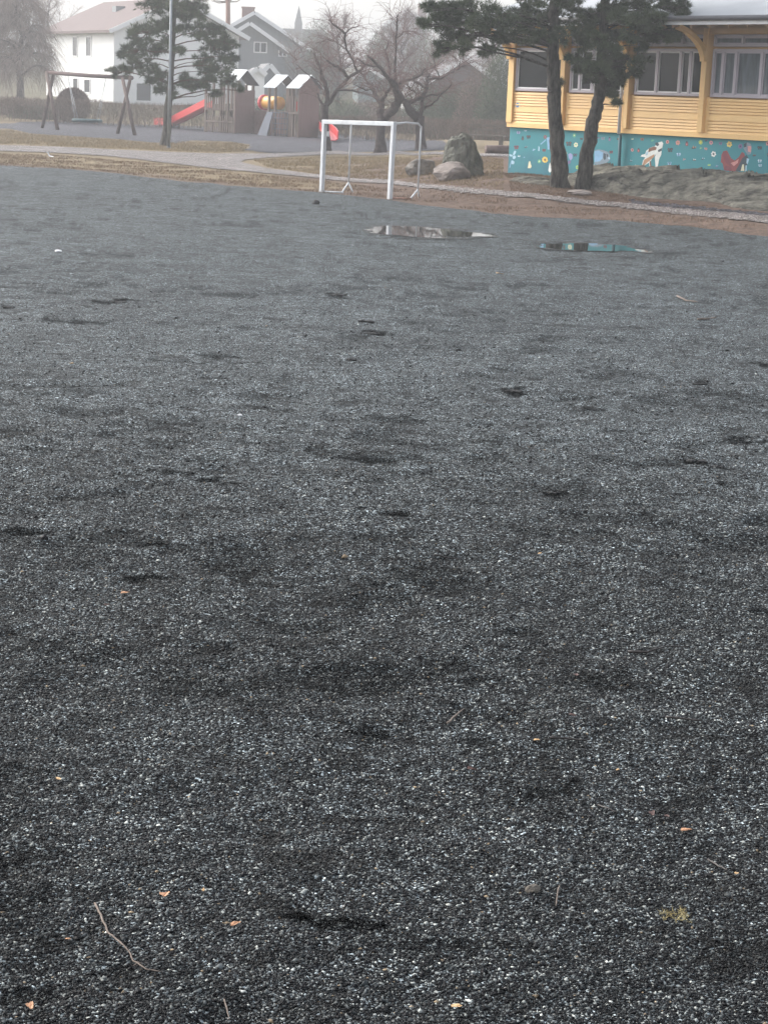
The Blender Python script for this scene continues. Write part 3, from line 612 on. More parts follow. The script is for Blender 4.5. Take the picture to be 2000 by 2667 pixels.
for (x, y, k, r, c1, c2) in [(30, 105, 'd', 3.5, 'cream', 'green'), (150, 108, 'b', 5, 'brown', 'tan'), (275, 125, 'd', 5, 'green', 'green'), (462, 140, 'f', 5, 'pink', 'red'), (590, 150, 'f', 6.5, 'pink', 'tan'), (700, 165, 'g', 7, 'darkred', 'pink'), (785, 215, 'd', 7, 'dark', 'tan'), (870, 145, 'f', 6, 'lime', 'yellow'), (870, 220, 'd', 3.5, 'green', 'lime'), (940, 125, 'd', 4.5, 'dark', 'purple'), (1000, 150, 'f', 5.5, 'pink', 'purple'), (935, 225, 'b', 4.5, 'pink', 'tan'),
        (1115, 160, 'b', 5, 'purple', 'dark'), (1225, 170, 'f', 8, 'yellow', 'tan'), (28, 240, 'f', 4.5, 'pink', 'red'), (105, 245, 'g', 6, 'darkred', 'pink'), (495, 240, 'b', 8, 'dark', 'brown'), (600, 295, 'b', 6.5, 'blue', 'white'), (665, 360, 'd', 4.5, 'grey', 'pink'), (790, 365, 'd', 5, 'dark', 'white'), (900, 350, 'd', 5, 'dark', 'paleblue'), (1030, 290, 'f', 7.5, 'white', 'dark'), (485, 405, 'b', 6, 'blue', 'dark'), (975, 425, 'd', 5, 'lime', 'green'), (1070, 440, 'd', 4, 'purple', 'blue'),
        (1360, 195, 'f', 6.5, 'purple', 'dark'), (1600, 215, 'b', 6.5, 'dark', 'brown'), (1530, 310, 'd', 5, 'dark', 'brown'), (1600, 375, 'b', 6, 'paleblue', 'white'), (1605, 430, 'b', 5, 'paleblue', 'grey'), (10, 375, 'd', 4, 'dark', 'paleblue'), (225, 478, 'd', 3, 'paleblue', 'white'), (1700, 160, 'f', 6, 'pink', 'red'), (1720, 300, 'b', 7, 'dark', 'tan'), (1760, 240, 'd', 5, 'white', 'grey')]:
    X_, Y_ = ZB(x, y); {'b': butterfly, 'f': flower, 'd': bird, 'g': bug}[k](X_, Y_, r * 0.9, c1, c2); motif(KN[k])
A_ = lambda *q: [ZA(*p) for p in q]; B_ = lambda *q: [ZB(*p) for p in q]
X_, Y_ = ZA(482, 420); flower(X_, Y_, 7.5, 'yellow', 'brown', 8); motif('painted_flower')
poly(A_((285, 435), (298, 445), (302, 475), (314, 505), (300, 528), (262, 526), (270, 490), (274, 455)), 'cream'); motif('painted_penguin')
poly(A_((545, 455), (560, 480), (565, 560), (545, 585), (525, 560), (532, 500)), 'white'); motif('painted_penguin')
poly(A_((745, 310), (765, 335), (750, 360), (740, 345)), 'cream'); motif('painted_leaf')
poly(A_((805, 335), (830, 355), (832, 400), (808, 432), (785, 400), (775, 350)), 'lilac'); poly(A_((775, 430), (812, 435), (800, 470), (775, 475)), 'purple'); motif('painted_balloon')
poly(A_((400, 245), (416, 260), (412, 310), (395, 308)), 'paleblue'); poly(A_((500, 140), (540, 130), (540, 290), (515, 290), (510, 200)), 'blue'); poly(A_((420, 222), (490, 160), (498, 172), (432, 228)), 'blue'); motif('painted_branch')
for q in [(95, 335, 7, 3), (90, 390, 5, 4.5), (72, 450, 5, 6), (50, 365, 3, 5)]: X_, Y_ = ZA(q[0], q[1]); blob(X_, Y_, q[3], q[2], 'paleblue', 8, .2, .4)
poly(A_((30, 520), (42, 470), (60, 420), (66, 425), (50, 480), (38, 525)), 'blue'); motif('painted_branch')
# grey bear-like animal stooping
poly(A_((1110, 300), (1160, 288), (1225, 300), (1280, 320), (1305, 360), (1310, 410), (1290, 440), (1245, 470), (1300, 480), (1305, 495), (1250, 500), (1205, 490), (1190, 530), (1198, 560), (1165, 562), (1150, 490), (1110, 470)), 'grey')
poly(A_((1110, 310), (1170, 300), (1220, 330), (1215, 400), (1180, 440), (1110, 450)), 'blue'); poly(A_((1225, 335), (1255, 345), (1258, 400), (1240, 430), (1222, 395)), 'dark'); poly(A_((1262, 345), (1285, 355), (1280, 390), (1265, 380)), 'dark'); poly(A_((1100, 470), (1115, 470), (1112, 560), (1085, 575)), 'grey'); poly(A_((1285, 380), (1308, 395), (1302, 415), (1285, 412)), 'paleblue'); motif('painted_bear')
# leaping white and brown dog
poly(B_((395, 135), (410, 160), (400, 200), (390, 250), (385, 300), (360, 350), (340, 455), (315, 455), (305, 330), (320, 290), (270, 345), (255, 380), (262, 450), (240, 440), (235, 395), (180, 430), (165, 530), (145, 525), (140, 480), (110, 485), (150, 420), (160, 370), (190, 330), (130, 320), (145, 300), (185, 290), (200, 250), (240, 215), (310, 190), (330, 150)), 'white')
poly(B_((230, 220), (300, 195), (330, 210), (320, 240), (270, 250), (225, 270)), 'brown'); poly(B_((175, 360), (230, 330), (300, 290), (300, 320), (245, 370), (180, 425), (150, 430)), 'tan'); poly(B_((145, 440), (180, 420), (160, 490), (145, 480)), 'brown'); poly(B_((312, 150), (345, 145), (360, 175), (340, 195), (315, 180)), 'dark'); poly(B_((345, 240), (395, 215), (390, 250), (350, 268)), 'dark'); poly(B_((240, 380), (256, 375), (264, 448), (246, 440)), 'brown'); poly(B_((195, 270), (225, 255), (215, 300), (190, 310)), 'paleblue'); motif('painted_dog')
poly(B_((30, 510), (45, 450), (72, 415), (66, 470), (45, 512)), 'paleblue'); motif('painted_leaf')
# red brown fox, sitting, tail curled up, with a small figure in front
poly(B_((1195, 245), (1220, 290), (1245, 340), (1290, 370), (1340, 330), (1380, 265), (1410, 280), (1420, 330), (1390, 380), (1340, 430), (1370, 500), (1270, 505), (1160, 490), (1145, 410), (1120, 390), (1128, 300), (1150, 255)), 'red')
poly(B_((1150, 262), (1180, 260), (1210, 330), (1250, 400), (1240, 440), (1180, 400), (1150, 330)), 'darkred'); poly(B_((1240, 400), (1300, 380), (1340, 350), (1330, 400), (1280, 440)), 'pink'); poly(B_((1170, 430), (1250, 450), (1255, 495), (1165, 488)), 'darkred')
poly(B_((1405, 160), (1450, 145), (1490, 165), (1505, 220), (1490, 290), (1450, 300), (1430, 270), (1400, 220)), 'grey'); poly(B_((1450, 190), (1495, 195), (1490, 270), (1455, 260)), 'pink'); poly(B_((1400, 165), (1440, 150), (1435, 200), (1405, 210)), 'dark')
poly(B_((1385, 340), (1440, 300), (1460, 340), (1445, 420), (1435, 500), (1300, 500), (1340, 430)), 'dark'); poly(B_((1385, 420), (1405, 415), (1410, 498), (1365, 498)), 'cream'); poly(B_((1425, 430), (1442, 430), (1438, 500), (1420, 500)), 'paleblue'); poly(B_((1440, 340), (1470, 350), (1450, 420), (1435, 400)), 'paleblue')
motif('painted_fox')

# ------------------------------------------------------------------ pines
def fix(pt): return np.array(pt, float)
def pine(name, label, trunk_px, Y, clumps, group, ntuft, blen, bwid, extra_top, seed, rpix):
    random.seed(seed); base = W(trunk_px[0][0], trunk_px[0][1], Y); base[2] = float(terrain(base[0], base[1]))
    root = empty(name, tuple(base), 0, label, 'tree', group)
    pts = [W(a, b_, Y) for a, b_, w in trunk_px]; rad = [w / 2 * Y / F for a, b_, w in trunk_px]
    pts[0][2] = base[2] - 0.15
    # finer trunk
    P2, R2 = [], []
    for i in range(len(pts) - 1):
        for j in range(6):
            t = j / 6; P2.append(pts[i] * (1 - t) + pts[i + 1] * t + np.array([random.gauss(0, .012), random.gauss(0, .012), 0])); R2.append(rad[i] * (1 - t) + rad[i + 1] * t)
    P2.append(pts[-1]); R2.append(rad[-1]); R2[0] *= 1.25; R2[1] *= 1.08
    tp = pts[-1]; r = rad[-1]; d = pts[-1] - pts[-2]; d /= np.linalg.norm(d)
    for k in range(1, 6): P2.append(tp + d * (extra_top * k / 5)); R2.append(r * (1 - k / 5.6))
    mb = MB(); mb.tube(P2, R2, 14, 0, True, wob=0.07)
    mb.tube(P2[:1] + [P2[0] + np.array([0.0, 0, 0.1])], [R2[0] * 1.5, R2[0]], 10)
    mb.recentre(base); mb.build('trunk', M_bark, root)
    P2 = np.array(P2)
    lim = MB(); orgs = []; dirs = []
    cl = [(W(a, b_, Y + dy), rr * Y / F) for a, b_, rr, dy in clumps]
    for k in range(rpix):   # clumps above the frame
        t = random.uniform(0.1, 1); c = tp + d * extra_top * t; a = random.uniform(0, 6.28); q = random.uniform(.3, 1.9) * (1.15 - t * .8)
        cl.append((c + np.array([math.cos(a) * q, math.sin(a) * q, random.uniform(-.2, .4)]), random.uniform(.35, .6)))
    for c, r in cl:
        dz = P2[:, 2] - (c[2] - 0.12 * np.linalg.norm(P2[:, :2] - c[:2], axis=1)); i = int(np.argmin(np.abs(dz))); s = P2[i]
        mid = (s + c) / 2 + np.array([random.gauss(0, .1), random.gauss(0, .1), random.uniform(-.05, .18)])
        L_ = np.linalg.norm(c - s); r0 = min(0.032, 0.010 + 0.008 * L_)
        lim.tube([s, s * .5 + mid * .5 + np.array([0, 0, .04]), mid, mid * .45 + c * .55 + np.array([0, 0, .05]), c], [r0, r0 * .85, r0 * .7, r0 * .5, r0 * .2], 5)
        nsub = max(6, int(19 * (r / 0.45)))
        for k in range(nsub):
            e = RNG.normal(size=3); e /= np.linalg.norm(e); e *= RNG.random() ** 0.45 * RNG.uniform(.85, 1.22); sc = c + e * np.array([r, r, r * .72])
            lim.tube([c * .7 + mid * .3, (c + sc) / 2 + np.array([0, 0, -.03]), sc], [0.012, .009, .005], 3)
            rs_ = r * RNG.uniform(.16, .34); nt_ = ntuft
            u = RNG.normal(size=(nt_, 3)); u /= np.linalg.norm(u, axis=1, keepdims=True)
            o3 = sc + u * rs_ * (RNG.random((nt_, 1)) ** .5) * np.array([1.1, 1.1, .6])
            dd = u * .8 + np.array([0, 0, .55]) + (sc - c)[None] / (r + 1e-6) * .5
            nb = 9
            o4 = np.repeat(o3, nb, 0); d4 = np.repeat(dd / np.linalg.norm(dd, axis=1, keepdims=True), nb, 0) + RNG.normal(0, .55, (nt_ * nb, 3))
            orgs.append(o4); dirs.append(d4)
    lim.recentre(base); lim.build('limbs', M_barkup if Y > 60 else M_bark, root)
    og = np.concatenate(orgs); dr = np.concatenate(dirs); n_ = len(og)
    blades('foliage', og, dr, blen * RNG.uniform(.6, 1.2, n_), bwid, M_needles, root)
    return root
RD = lambda L_: [(a, b_, r, random.uniform(-1.0, 0.45) * 1.1) for a, b_, r in L_]
random.seed(4)
left_cl = RD([(405, 20, 42), (455, 12, 36), (500, 15, 42), (375, 85, 42), (425, 70, 34), (345, 130, 36), (400, 135, 36), (362, 165, 28), (332, 180, 22), (400, 185, 26), (425, 205, 20), (415, 232, 15), (480, 75, 22), (530, 85, 38), (515, 35, 28), (565, 75, 26), (560, 125, 38), (592, 112, 30), (530, 165, 30), (578, 175, 32), (540, 213, 24), (600, 215, 24), (480, 213, 26), (505, 222, 22), (440, 232, 14), (468, 130, 16), (450, 250, 9), (600, 150, 22), (560, 243, 14), (475, 40, 24), (628, 235, 10), (300, 187, 16), (320, 145, 16), (350, 100, 20), (440, 110, 22), (390, 210, 14), (545, 190, 20)])
pine('pine_tree', 'pine with open dark green crown behind the lamp post', [(430, 376, 26), (438, 300, 20), (447, 180, 15), (452, 60, 12), (456, -5, 11)], 69.8, left_cl, None, 12, 0.17, 0.020, 2.2, 31, 12)
random.seed(5)
rc1 = RD([(1150, 20, 46), (1138, 62, 36), (1172, 92, 46), (1152, 125, 24), (1212, 30, 56), (1232, 88, 44), (1285, 40, 56), (1290, 100, 34), (1350, 20, 56), (1372, 75, 42), (1400, 40, 48), (1200, 125, 22), (1330, 100, 30), (1410, 100, 26), (1465, 10, 30), (1180, 55, 36), (1245, 60, 36), (1120, 20, 20), (1320, 62, 34), (1455, 215, 8), (1440, 50, 34), (1470, 90, 28), (1260, 130, 26), (1100, 60, 14)])
pine('pine_tree', 'upright left trunk of the two pines before the yellow building', [(1462, 488, 52), (1450, 380, 39), (1444, 304, 35), (1443, 228, 35), (1441, 152, 31), (1441, 60, 27), (1444, -5, 25)], PT(1462, 488)[1], rc1, 'pair of pines before the yellow building', 22, 0.12, 0.011, 3.0, 32, 26)
rc2 = RD([(1500, 30, 30), (1540, 85, 36), (1590, 15, 44), (1620, 55, 42), (1660, 15, 44), (1700, 52, 44), (1740, 22, 44), (1760, 68, 40), (1690, 95, 34), (1795, 55, 30), (1820, 60, 14), (1750, 100, 24), (1640, 100, 28), (1580, 150, 38), (1612, 172, 42), (1655, 160, 28), (1560, 190, 32), (1622, 208, 24), (1590, 222, 20), (1588, 130, 26), (1600, 250, 10), (1608, 268, 9), (1495, 150, 24), (1500, 182, 14), (1520, 110, 32), (1670, 130, 14), (1780, 20, 30), (1660, 60, 40), (1720, 80, 34), (1535, 170, 22), (1610, 95, 24), (1655, 190, 22), (1585, 242, 13), (1535, 205, 16), (1520, 60, 34), (1550, 40, 34), (1560, 100, 30), (1500, 90, 26)])
pine('pine_tree', 'leaning right trunk of the two pines before the yellow building', [(1515, 490, 42), (1533, 380, 35), (1547, 304, 33), (1563, 228, 30), (1569, 177, 29), (1571, 126, 27), (1573, 60, 24), (1577, -5, 22)], PT(1515, 490)[1] - .1, rc2, 'pair of pines before the yellow building', 22, 0.12, 0.011, 3.0, 33, 26)

# ------------------------------------------------------------------ bare trees
def bare_tree(name, label, base_px, Y, trunk, limbs, ztf, seed, group=None, twigs=900, tlen=1.1, material=None, tmat=None, unit=None):
    random.seed(seed); unit = unit or 0.3436 * Y / F
    base = W(*ztf(*base_px), Y); root = empty(name, tuple(base), 0, label, 'tree', group)
    mb = MB(); pts = [W(*ztf(a, b_), Y) for a, b_, r in trunk]; pts[0][2] -= 0.1
    mb.tube([p + np.array([random.gauss(0, .01), random.gauss(0, .01), 0]) for p in pts], [r * unit for _, _, r in trunk], 12, wob=0.1); mb.recentre(base); mb.build('trunk', material or M_barebark, root)
    br = MB(); seeds = []
    for L_ in limbs:
        dep = random.uniform(-.15, .15); drift = random.uniform(-.5, .5); pp, rr = [], []
        for k, (a, b_, r) in enumerate(L_): pp.append(W(*ztf(a, b_), Y + (dep + drift * k if k else 0))); rr.append(r * unit * 1.18)
        # subdivide and roughen
        q, qr = [], []
        for i in range(len(pp) - 1):
            for j in range(3): t = j / 3; q.append(pp[i] * (1 - t) + pp[i + 1] * t + np.array([random.gauss(0, .02), random.gauss(0, .03), random.gauss(0, .02)])); qr.append((rr[i] * (1 - t) + rr[i + 1] * t) * random.uniform(.9, 1.12))
        q.append(pp[-1]); qr.append(rr[-1]); br.tube(q, qr, 7, wob=0.08)
        for i in range(1, len(q)):
            dd = q[i] - q[i - 1]; seeds.append((q[i], dd / (np.linalg.norm(dd) + 1e-6), qr[i]))
    br.recentre(base); br.build('limbs', material or M_barebark, root)
    tw = MB(); sec = []
    for k in range(twigs // 5):
        p, d, r = random.choice(seeds); v = d * .9 + np.array([random.gauss(0, .7), random.gauss(0, .7), random.uniform(-.2, 1.0)]); v /= np.linalg.norm(v); L_ = random.uniform(.4, 1.0) * tlen
        c = p.copy(); path = [c.copy()]
        for s in range(4): v = v + np.array([random.gauss(0, .22), random.gauss(0, .22), random.gauss(-.06, .15)]); v /= np.linalg.norm(v); c = c + v * L_ / 4; path.append(c.copy()); sec.append((c.copy(), v.copy()))
        r0 = min(r * .5, .016); tw.tube(path, [r0, r0 * .8, r0 * .65, r0 * .5, r0 * .3], 3, smooth=False)
    for k in range(twigs):
        p, d = random.choice(sec); v = d + np.array([random.gauss(0, .7), random.gauss(0, .7), random.gauss(.1, .5)]); v /= np.linalg.norm(v); L_ = random.uniform(.25, .8) * tlen * .8; c = p.copy(); path = [c.copy()]
        for s in range(3): v = v + np.array([random.gauss(0, .2), random.gauss(0, .2), random.gauss(-.2, .15)]); v /= np.linalg.norm(v); c = c + v * L_ / 3; path.append(c.copy())
        tw.tube(path, [.0065, .005, .004, .0028], 3, smooth=False)
    tw.recentre(base); tw.build('twigs', tmat or M_twig, root)
    return root
z3 = lambda x, y: (750 + x * 0.3436, y * 0.3436)
G3 = 'gnarled bare trees behind the goal'
bare_tree('bare_tree', 'leftmost gnarled bare tree with a white tag beside the red slide end', (290, 1150), 71.5, [(302, 1160, 42), (296, 1080, 30), (285, 980, 29), (278, 880, 29), (278, 785, 32)],
    [[(290, 800, 18), (300, 700, 14), (270, 590, 12), (235, 510, 10), (195, 400, 5)], [(245, 560, 7), (250, 515, 4)], [(296, 800, 16), (370, 680, 12), (460, 590, 11), (540, 540, 9), (590, 490, 6)], [(460, 590, 10), (400, 520, 9), (340, 490, 7), (295, 455, 5)], [(530, 545, 7), (500, 470, 6), (445, 380, 7), (430, 250, 7), (340, 190, 5), (310, 150, 3)], [(268, 800, 10), (225, 710, 6)], [(370, 680, 8), (460, 680, 6), (545, 700, 6)], [(430, 250, 5), (470, 220, 4), (530, 200, 3)], [(250, 640, 3), (150, 560, 3), (70, 490, 2)], [(445, 380, 4), (380, 330, 3), (300, 300, 2), (210, 330, 2)]], z3, 61, G3, 750)
bare_tree('bare_tree', 'middle gnarled bare tree standing just behind the white goal frame', (705, 1155), 70.3, [(700, 1165, 62), (702, 1120, 44), (706, 1040, 34), (708, 960, 33), (712, 870, 35)],
    [[(700, 890, 26), (710, 790, 18), (680, 750, 16), (650, 690, 13), (625, 640, 9), (580, 580, 7), (555, 550, 4)], [(712, 770, 12), (750, 700, 9), (780, 655, 8)], [(735, 890, 28), (800, 830, 24), (845, 760, 26), (825, 700, 24), (800, 640, 22), (760, 590, 13), (700, 520, 10), (640, 450, 7), (600, 420, 4)], [(805, 640, 10), (810, 480, 7), (820, 300, 6), (825, 180, 6), (835, 110, 4)], [(815, 645, 10), (900, 610, 8), (1000, 575, 6), (1040, 520, 4)], [(780, 600, 6), (770, 500, 5), (740, 380, 4), (760, 320, 3)], [(650, 690, 5), (560, 670, 4), (500, 640, 3)], [(825, 290, 3), (880, 240, 3), (930, 260, 2)], [(700, 520, 4), (620, 500, 4), (520, 440, 3)]], z3, 62, G3, 850)
bare_tree('bare_tree', 'rightmost gnarled bare tree beside the standing stone', (1005, 1150), 70.8, [(1012, 1160, 60), (1005, 1110, 42), (1000, 1030, 33), (996, 960, 33), (995, 880, 36)],
    [[(980, 890, 32), (935, 850, 27), (888, 790, 22), (870, 745, 15), (850, 690, 8)], [(885, 768, 15), (960, 768, 14), (1020, 728, 13), (1050, 670, 12), (1052, 608, 9), (1075, 560, 5)], [(1025, 655, 8), (960, 620, 8), (950, 585, 6), (1010, 560, 5), (1070, 525, 4), (1180, 460, 3)], [(1050, 605, 8), (1150, 590, 8), (1250, 545, 6), (1300, 510, 5), (1350, 490, 3)], [(1005, 890, 16), (1015, 780, 11), (1030, 700, 8)], [(1025, 830, 8), (1110, 780, 5), (1170, 710, 4), (1240, 640, 3)], [(1020, 735, 7), (1130, 720, 5), (1190, 690, 3)], [(1300, 510, 3), (1310, 430, 2)], [(990, 720, 6), (940, 680, 5), (900, 640, 4)], [(1150, 590, 4), (1120, 520, 4), (1100, 430, 3)]], z3, 63, G3, 850)
tr = bpy.data.objects  # white tag pinned on the first tree
t0 = W(*z3(303, 1015), 71.2); mb = MB(); mb.box(-.045, .045, -.004, .004, -.09, .09); o = mb.build('paper_tag', M_whitep, None); o.location = t0; o.parent = None
tag(o, 'small white paper tag pinned to the trunk of the leftmost gnarled tree', 'tag')

def random_tree(name, label, px, py_top, Y, spread, seed, droop=0.0, tmat=None, n1=16, twigs=1500, trunk_r=.14, fork=.25, group=None, tw=.010):
    """bare tree grown from its foot; droop > 0 makes it weep"""
    random.seed(seed); b0 = W(px, 300, Y); b0[2] = float(terrain(b0[0], b0[1])) - .05; top = W(px, py_top, Y)[2]; Hh = top - b0[2]
    root = empty(name, tuple(b0), 0, label, 'tree', group); mb = MB(); path = []; rr = []
    for k in range(9): t = k / 8; path.append(b0 + np.array([random.gauss(0, .06) * k * .6, random.gauss(0, .06) * k * .6, Hh * .92 * t])); rr.append(trunk_r * (1 - .85 * t) + .01)
    rr[0] *= 1.4; mb.tube(path, rr, 9, wob=.06); mb.recentre(b0); mb.build('trunk', M_barebark, root)
    lm = MB(); sec = []
    for k in range(n1):
        t = fork + (1 - fork) * (k / n1); i = min(7, int(t * 8)); s = path[i] + (path[i + 1] - path[i]) * (t * 8 - i); a = k * 2.4 + random.uniform(-.4, .4)
        L_ = spread * random.uniform(.7, 1.1) * (1.15 - .75 * t); v = np.array([math.cos(a), math.sin(a), random.uniform(.5, 1.1)]); v /= np.linalg.norm(v); c = s.copy(); q = [c.copy()]; st = 7
        for j in range(st): v = v + np.array([random.gauss(0, .14), random.gauss(0, .14), .05 - droop * j * .12]); v /= np.linalg.norm(v); c = c + v * L_ / st; q.append(c.copy()); sec.append((c.copy(), v.copy()))
        r0 = trunk_r * .42 * (1.1 - .7 * t); lm.tube(q, [r0 * (1 - .8 * j / st) for j in range(st + 1)], 5)
    lm.recentre(b0); lm.build('limbs', M_barebark, root)
    tb = MB()
    for k in range(twigs):
        p, d = random.choice(sec); v = d * .7 + np.array([random.gauss(0, .6), random.gauss(0, .6), random.gauss(.15, .4)]); v /= np.linalg.norm(v); L_ = random.uniform(.3, 1.0) * spread * (.42 + droop * .45); c = p.copy(); q = [c.copy()]
        for s in range(4): v = v + np.array([random.gauss(0, .15), random.gauss(0, .15), -.55 * droop]); v /= np.linalg.norm(v); c = c + v * L_ / 4; q.append(c.copy())
        tb.tube(q, [tw, tw * .8, tw * .6, tw * .45, tw * .3], 3, smooth=False)
    tb.recentre(b0); tb.build('twigs', tmat or M_twigbrown, root); return root
random_tree('weeping_birch', 'large weeping bare tree with brown drooping twigs at the left edge', 50, -60, 118, 3.3, 71, droop=.9, twigs=4200, trunk_r=.26, n1=26, tw=.012)
random_tree('bare_tree', 'pale leafless tree rising behind the red roofed white house', 130, -20, 165, 4.5, 72, twigs=900, tmat=M_twigbrown, group='bare trees in the mist behind the houses')
random_tree('bare_tree', 'misty leafless tree behind the leftmost gnarled tree', 880, 45, 128, 3.0, 73, twigs=1300, tmat=M_twig)
random_tree('bare_tree', 'misty reddish leafless tree between middle and rightmost gnarled trees', 1040, 50, 132, 3.4, 74, twigs=1500, tmat=M_twig)
random_tree('bare_tree', 'misty leafless tree behind the standing stone left of the yellow building', 1190, 100, 120, 2.8, 75, twigs=1300, tmat=M_twigbrown)
random_tree('bare_tree', 'misty leafless tree over the dark house roof left of the yellow building', 1275, 85, 135, 2.8, 76, twigs=900, tmat=M_twigbrown)
random_tree('bare_tree', 'thin leafless tree just right of the dark gabled house', 770, 90, 150, 2.6, 77, twigs=700, tmat=M_twigbrown)

# tall bare pine trunk in the mist
b0 = W(592, 250, 140); b0[2] = float(terrain(0, 140)); t1 = W(594, -60, 140)
root = empty('pine_tree', tuple(b0), 0, 'tall reddish bare pine trunk rising behind the green pine', 'tree')
mb = MB(); mb.tube([b0, b0 * .5 + t1 * .5 + np.array([.05, 0, 0]), t1], [.22, .17, .15], 10, wob=.05); mb.recentre(b0); mb.build('trunk', mat('red_pine_bark', (0.25, 0.13, 0.09), .9, .2, 3.0), root)
mb = MB(); s = W(593, 5, 140)
for (dx, dz) in ((-1.8, .5), (-1.2, .05), (1.3, .5), (.9, 1.2), (-.8, 1.4)): mb.tube([s, s + np.array([dx * .5, .2, dz * .3 - .1]), s + np.array([dx, .3, dz])], [.05, .035, .015], 5)
mb.recentre(b0); mb.build('limbs', M_barkup, root)

# ------------------------------------------------------------------ shrubs and hedges
def mass(name, label, cat, c, rad, n, ln, wd, material, up=.6, group=None, shell=.4, stems=True, lump=.25, ball=0.0):
    """bush: leaves or twigs through an uneven dome, on stems"""
    c = np.array(c, float); root = empty(name, tuple(c), 0, label, cat, group)
    u = RNG.normal(size=(n, 3)); u[:, 2] = np.abs(u[:, 2]) if not ball else u[:, 2]; u /= np.linalg.norm(u, axis=1, keepdims=True)
    a = np.arctan2(u[:, 1], u[:, 0]); l = 1 - lump + lump * 2 * fbm(a * 1.3 + c[0], u[:, 2] * 2.2 + c[1], 1.6, 3)
    rr = RNG.random(n) ** shell * l; org = c + np.array([0, 0, ball]) + u * rr[:, None] * np.array(rad); org[:, 2] = np.maximum(org[:, 2], c[2])
    d = u * .7 + np.array([0, 0, up]) + RNG.normal(0, .55, (n, 3))
    blades('foliage', org, d, ln * RNG.uniform(.5, 1.3, n), wd, material, root)
    if stems:
        mb = MB()
        for k in range(14):
            e = org[random.randrange(n)]; mb.tube([c + np.array([0.0, 0.0, -.05]), c * .5 + e * .5 + np.array([0, 0, .1]), e], [.025, .016, .008], 4)
        mb.recentre(c); mb.build('stems', M_barebark, root)
    return root
random.seed(88)
c = P(190, 323); mass('round_bush', 'dense round brown bush behind the swing frame', 'bush', c, (.86, .86, .90), 20000, .13, .032, mat('round_bush_twigs', (0.15, 0.105, 0.088), 0.9, 0.3, 1.5, spec=0.1, island=0.4), group=None, shell=.15, lump=.04, up=.2, ball=.92)
def hedge(label, a, b_, h, thick, n, top=None, mt=None):
    a = np.array(a); b_ = np.array(b_); c = (a + b_) / 2; c[2] = min(a[2], b_[2]); root = empty('hedge', tuple(c), 0, label, 'hedge', 'leafless clipped hedges round the play area')
    d = b_ - a; L_ = np.linalg.norm(d[:2]); nrm = np.array([-d[1], d[0], 0]) / L_
    t = RNG.random(n); base = a + d * t[:, None] + nrm * RNG.normal(0, thick * .3, n)[:, None]
    zt = (RNG.random(n) ** .75) * h * (0.9 + .2 * fbm(t * L_, t * 0, .7, 2)); o1 = base + np.stack([0 * zt, 0 * zt, zt * .93], -1)
    dr = np.stack([RNG.normal(0, .45, n), RNG.normal(0, .45, n), np.ones(n)], -1)
    blades('twigs', o1, dr, RNG.uniform(.1, .26, n), .014, mt or M_leafbrown, root)
    k = int(L_ * 9); t = RNG.random(k); base = a + d * t[:, None] + nrm * RNG.normal(0, thick * .2, k)[:, None]
    blades('stems', base, np.stack([RNG.normal(0, .12, k), RNG.normal(0, .12, k), np.ones(k)], -1), h * RNG.uniform(.7, 1.0, k), .045, M_twigbrown, root)
    return root
hp = lambda px, py, Y: np.array([*W(px, py, Y)[:2], float(terrain(0, W(px, py, Y)[1]))])
hedge('brown leafless hedge behind the swings and the slide', hp(-40, 320, 101), hp(560, 325, 99.5), 1.25, .7, 22000)
hedge('brown leafless hedge behind the play tower and the bare trees', hp(575, 330, 97.5), hp(1330, 360, 86), 1.12, .7, 26000)
sh = [(30, 302, 108, (2.2, 1.2, 1.0), M_twigbrown, 'tangled brown brush under the weeping tree'), (105, 318, 104, (1.6, 1.1, .75), M_green, 'low olive green shrub left of the round brown bush'),
      (700, 300, 112, (1.8, 1.2, 1.4), M_green, 'grey green shrub behind the play tower'), (885, 300, 108, (2.0, 1.4, 1.75), M_green, 'pale green shrub seen through the left half of the goal'), (955, 300, 110, (1.5, 1.3, 1.6), M_twigbrown, 'brown twiggy shrub behind the middle gnarled tree'),
      (1030, 300, 106, (1.5, 1.2, 1.4), M_leafbrown, 'brown shrub between the middle and rightmost gnarled trees'), (1110, 300, 104, (1.7, 1.2, 2.7), M_green, 'dark green shrub behind the rightmost gnarled tree'),
      (1185, 300, 100, (1.7, 1.2, 3.0), M_green, 'dense green shrub above the standing stone'), (1255, 300, 98, (1.6, 1.1, 3.7), M_leafbrown, 'brown shrub behind the bench'),
      (1305, 300, 94, (1.3, 1.1, 4.6), M_green, 'tall dark evergreen beside the corner of the yellow building'), (1330, 300, 105, (1.3, 1.1, 2.6), M_green, 'green shrub hidden behind the building corner')]
for px, py, Y, rad, mt, lb in sh:
    q = hp(px, py, Y); q[2] -= .1; mass('shrub', lb, 'shrub', q, rad, int(7000 * max(1, rad[2] / 1.6)), .16, .03, mt, group='shrubs beyond the hedge')
for px, Y, hh, w, lb in [(1100, 190, 5.5, 2.4, 'hazy grey green conifer high behind the gnarled trees'), (830, 200, 6.0, 2.6, 'hazy round treetop right of the church spire'), (655 + 180, 160, 4.0, 2.0, 'hazy evergreen behind the leftmost gnarled tree'), (985, 170, 5.0, 1.6, 'slim dark evergreen behind the middle gnarled tree'), (1150, 150, 4.5, 1.8, 'misty evergreen above the shrubs')]:
    q = hp(px, 250, Y); r_ = mass('evergreen_tree', lb, 'tree', q + np.array([0, 0, .3]), (w, w, hh), 9000, .3, .06, M_green, group='hazy evergreens on the hillside', shell=.45)

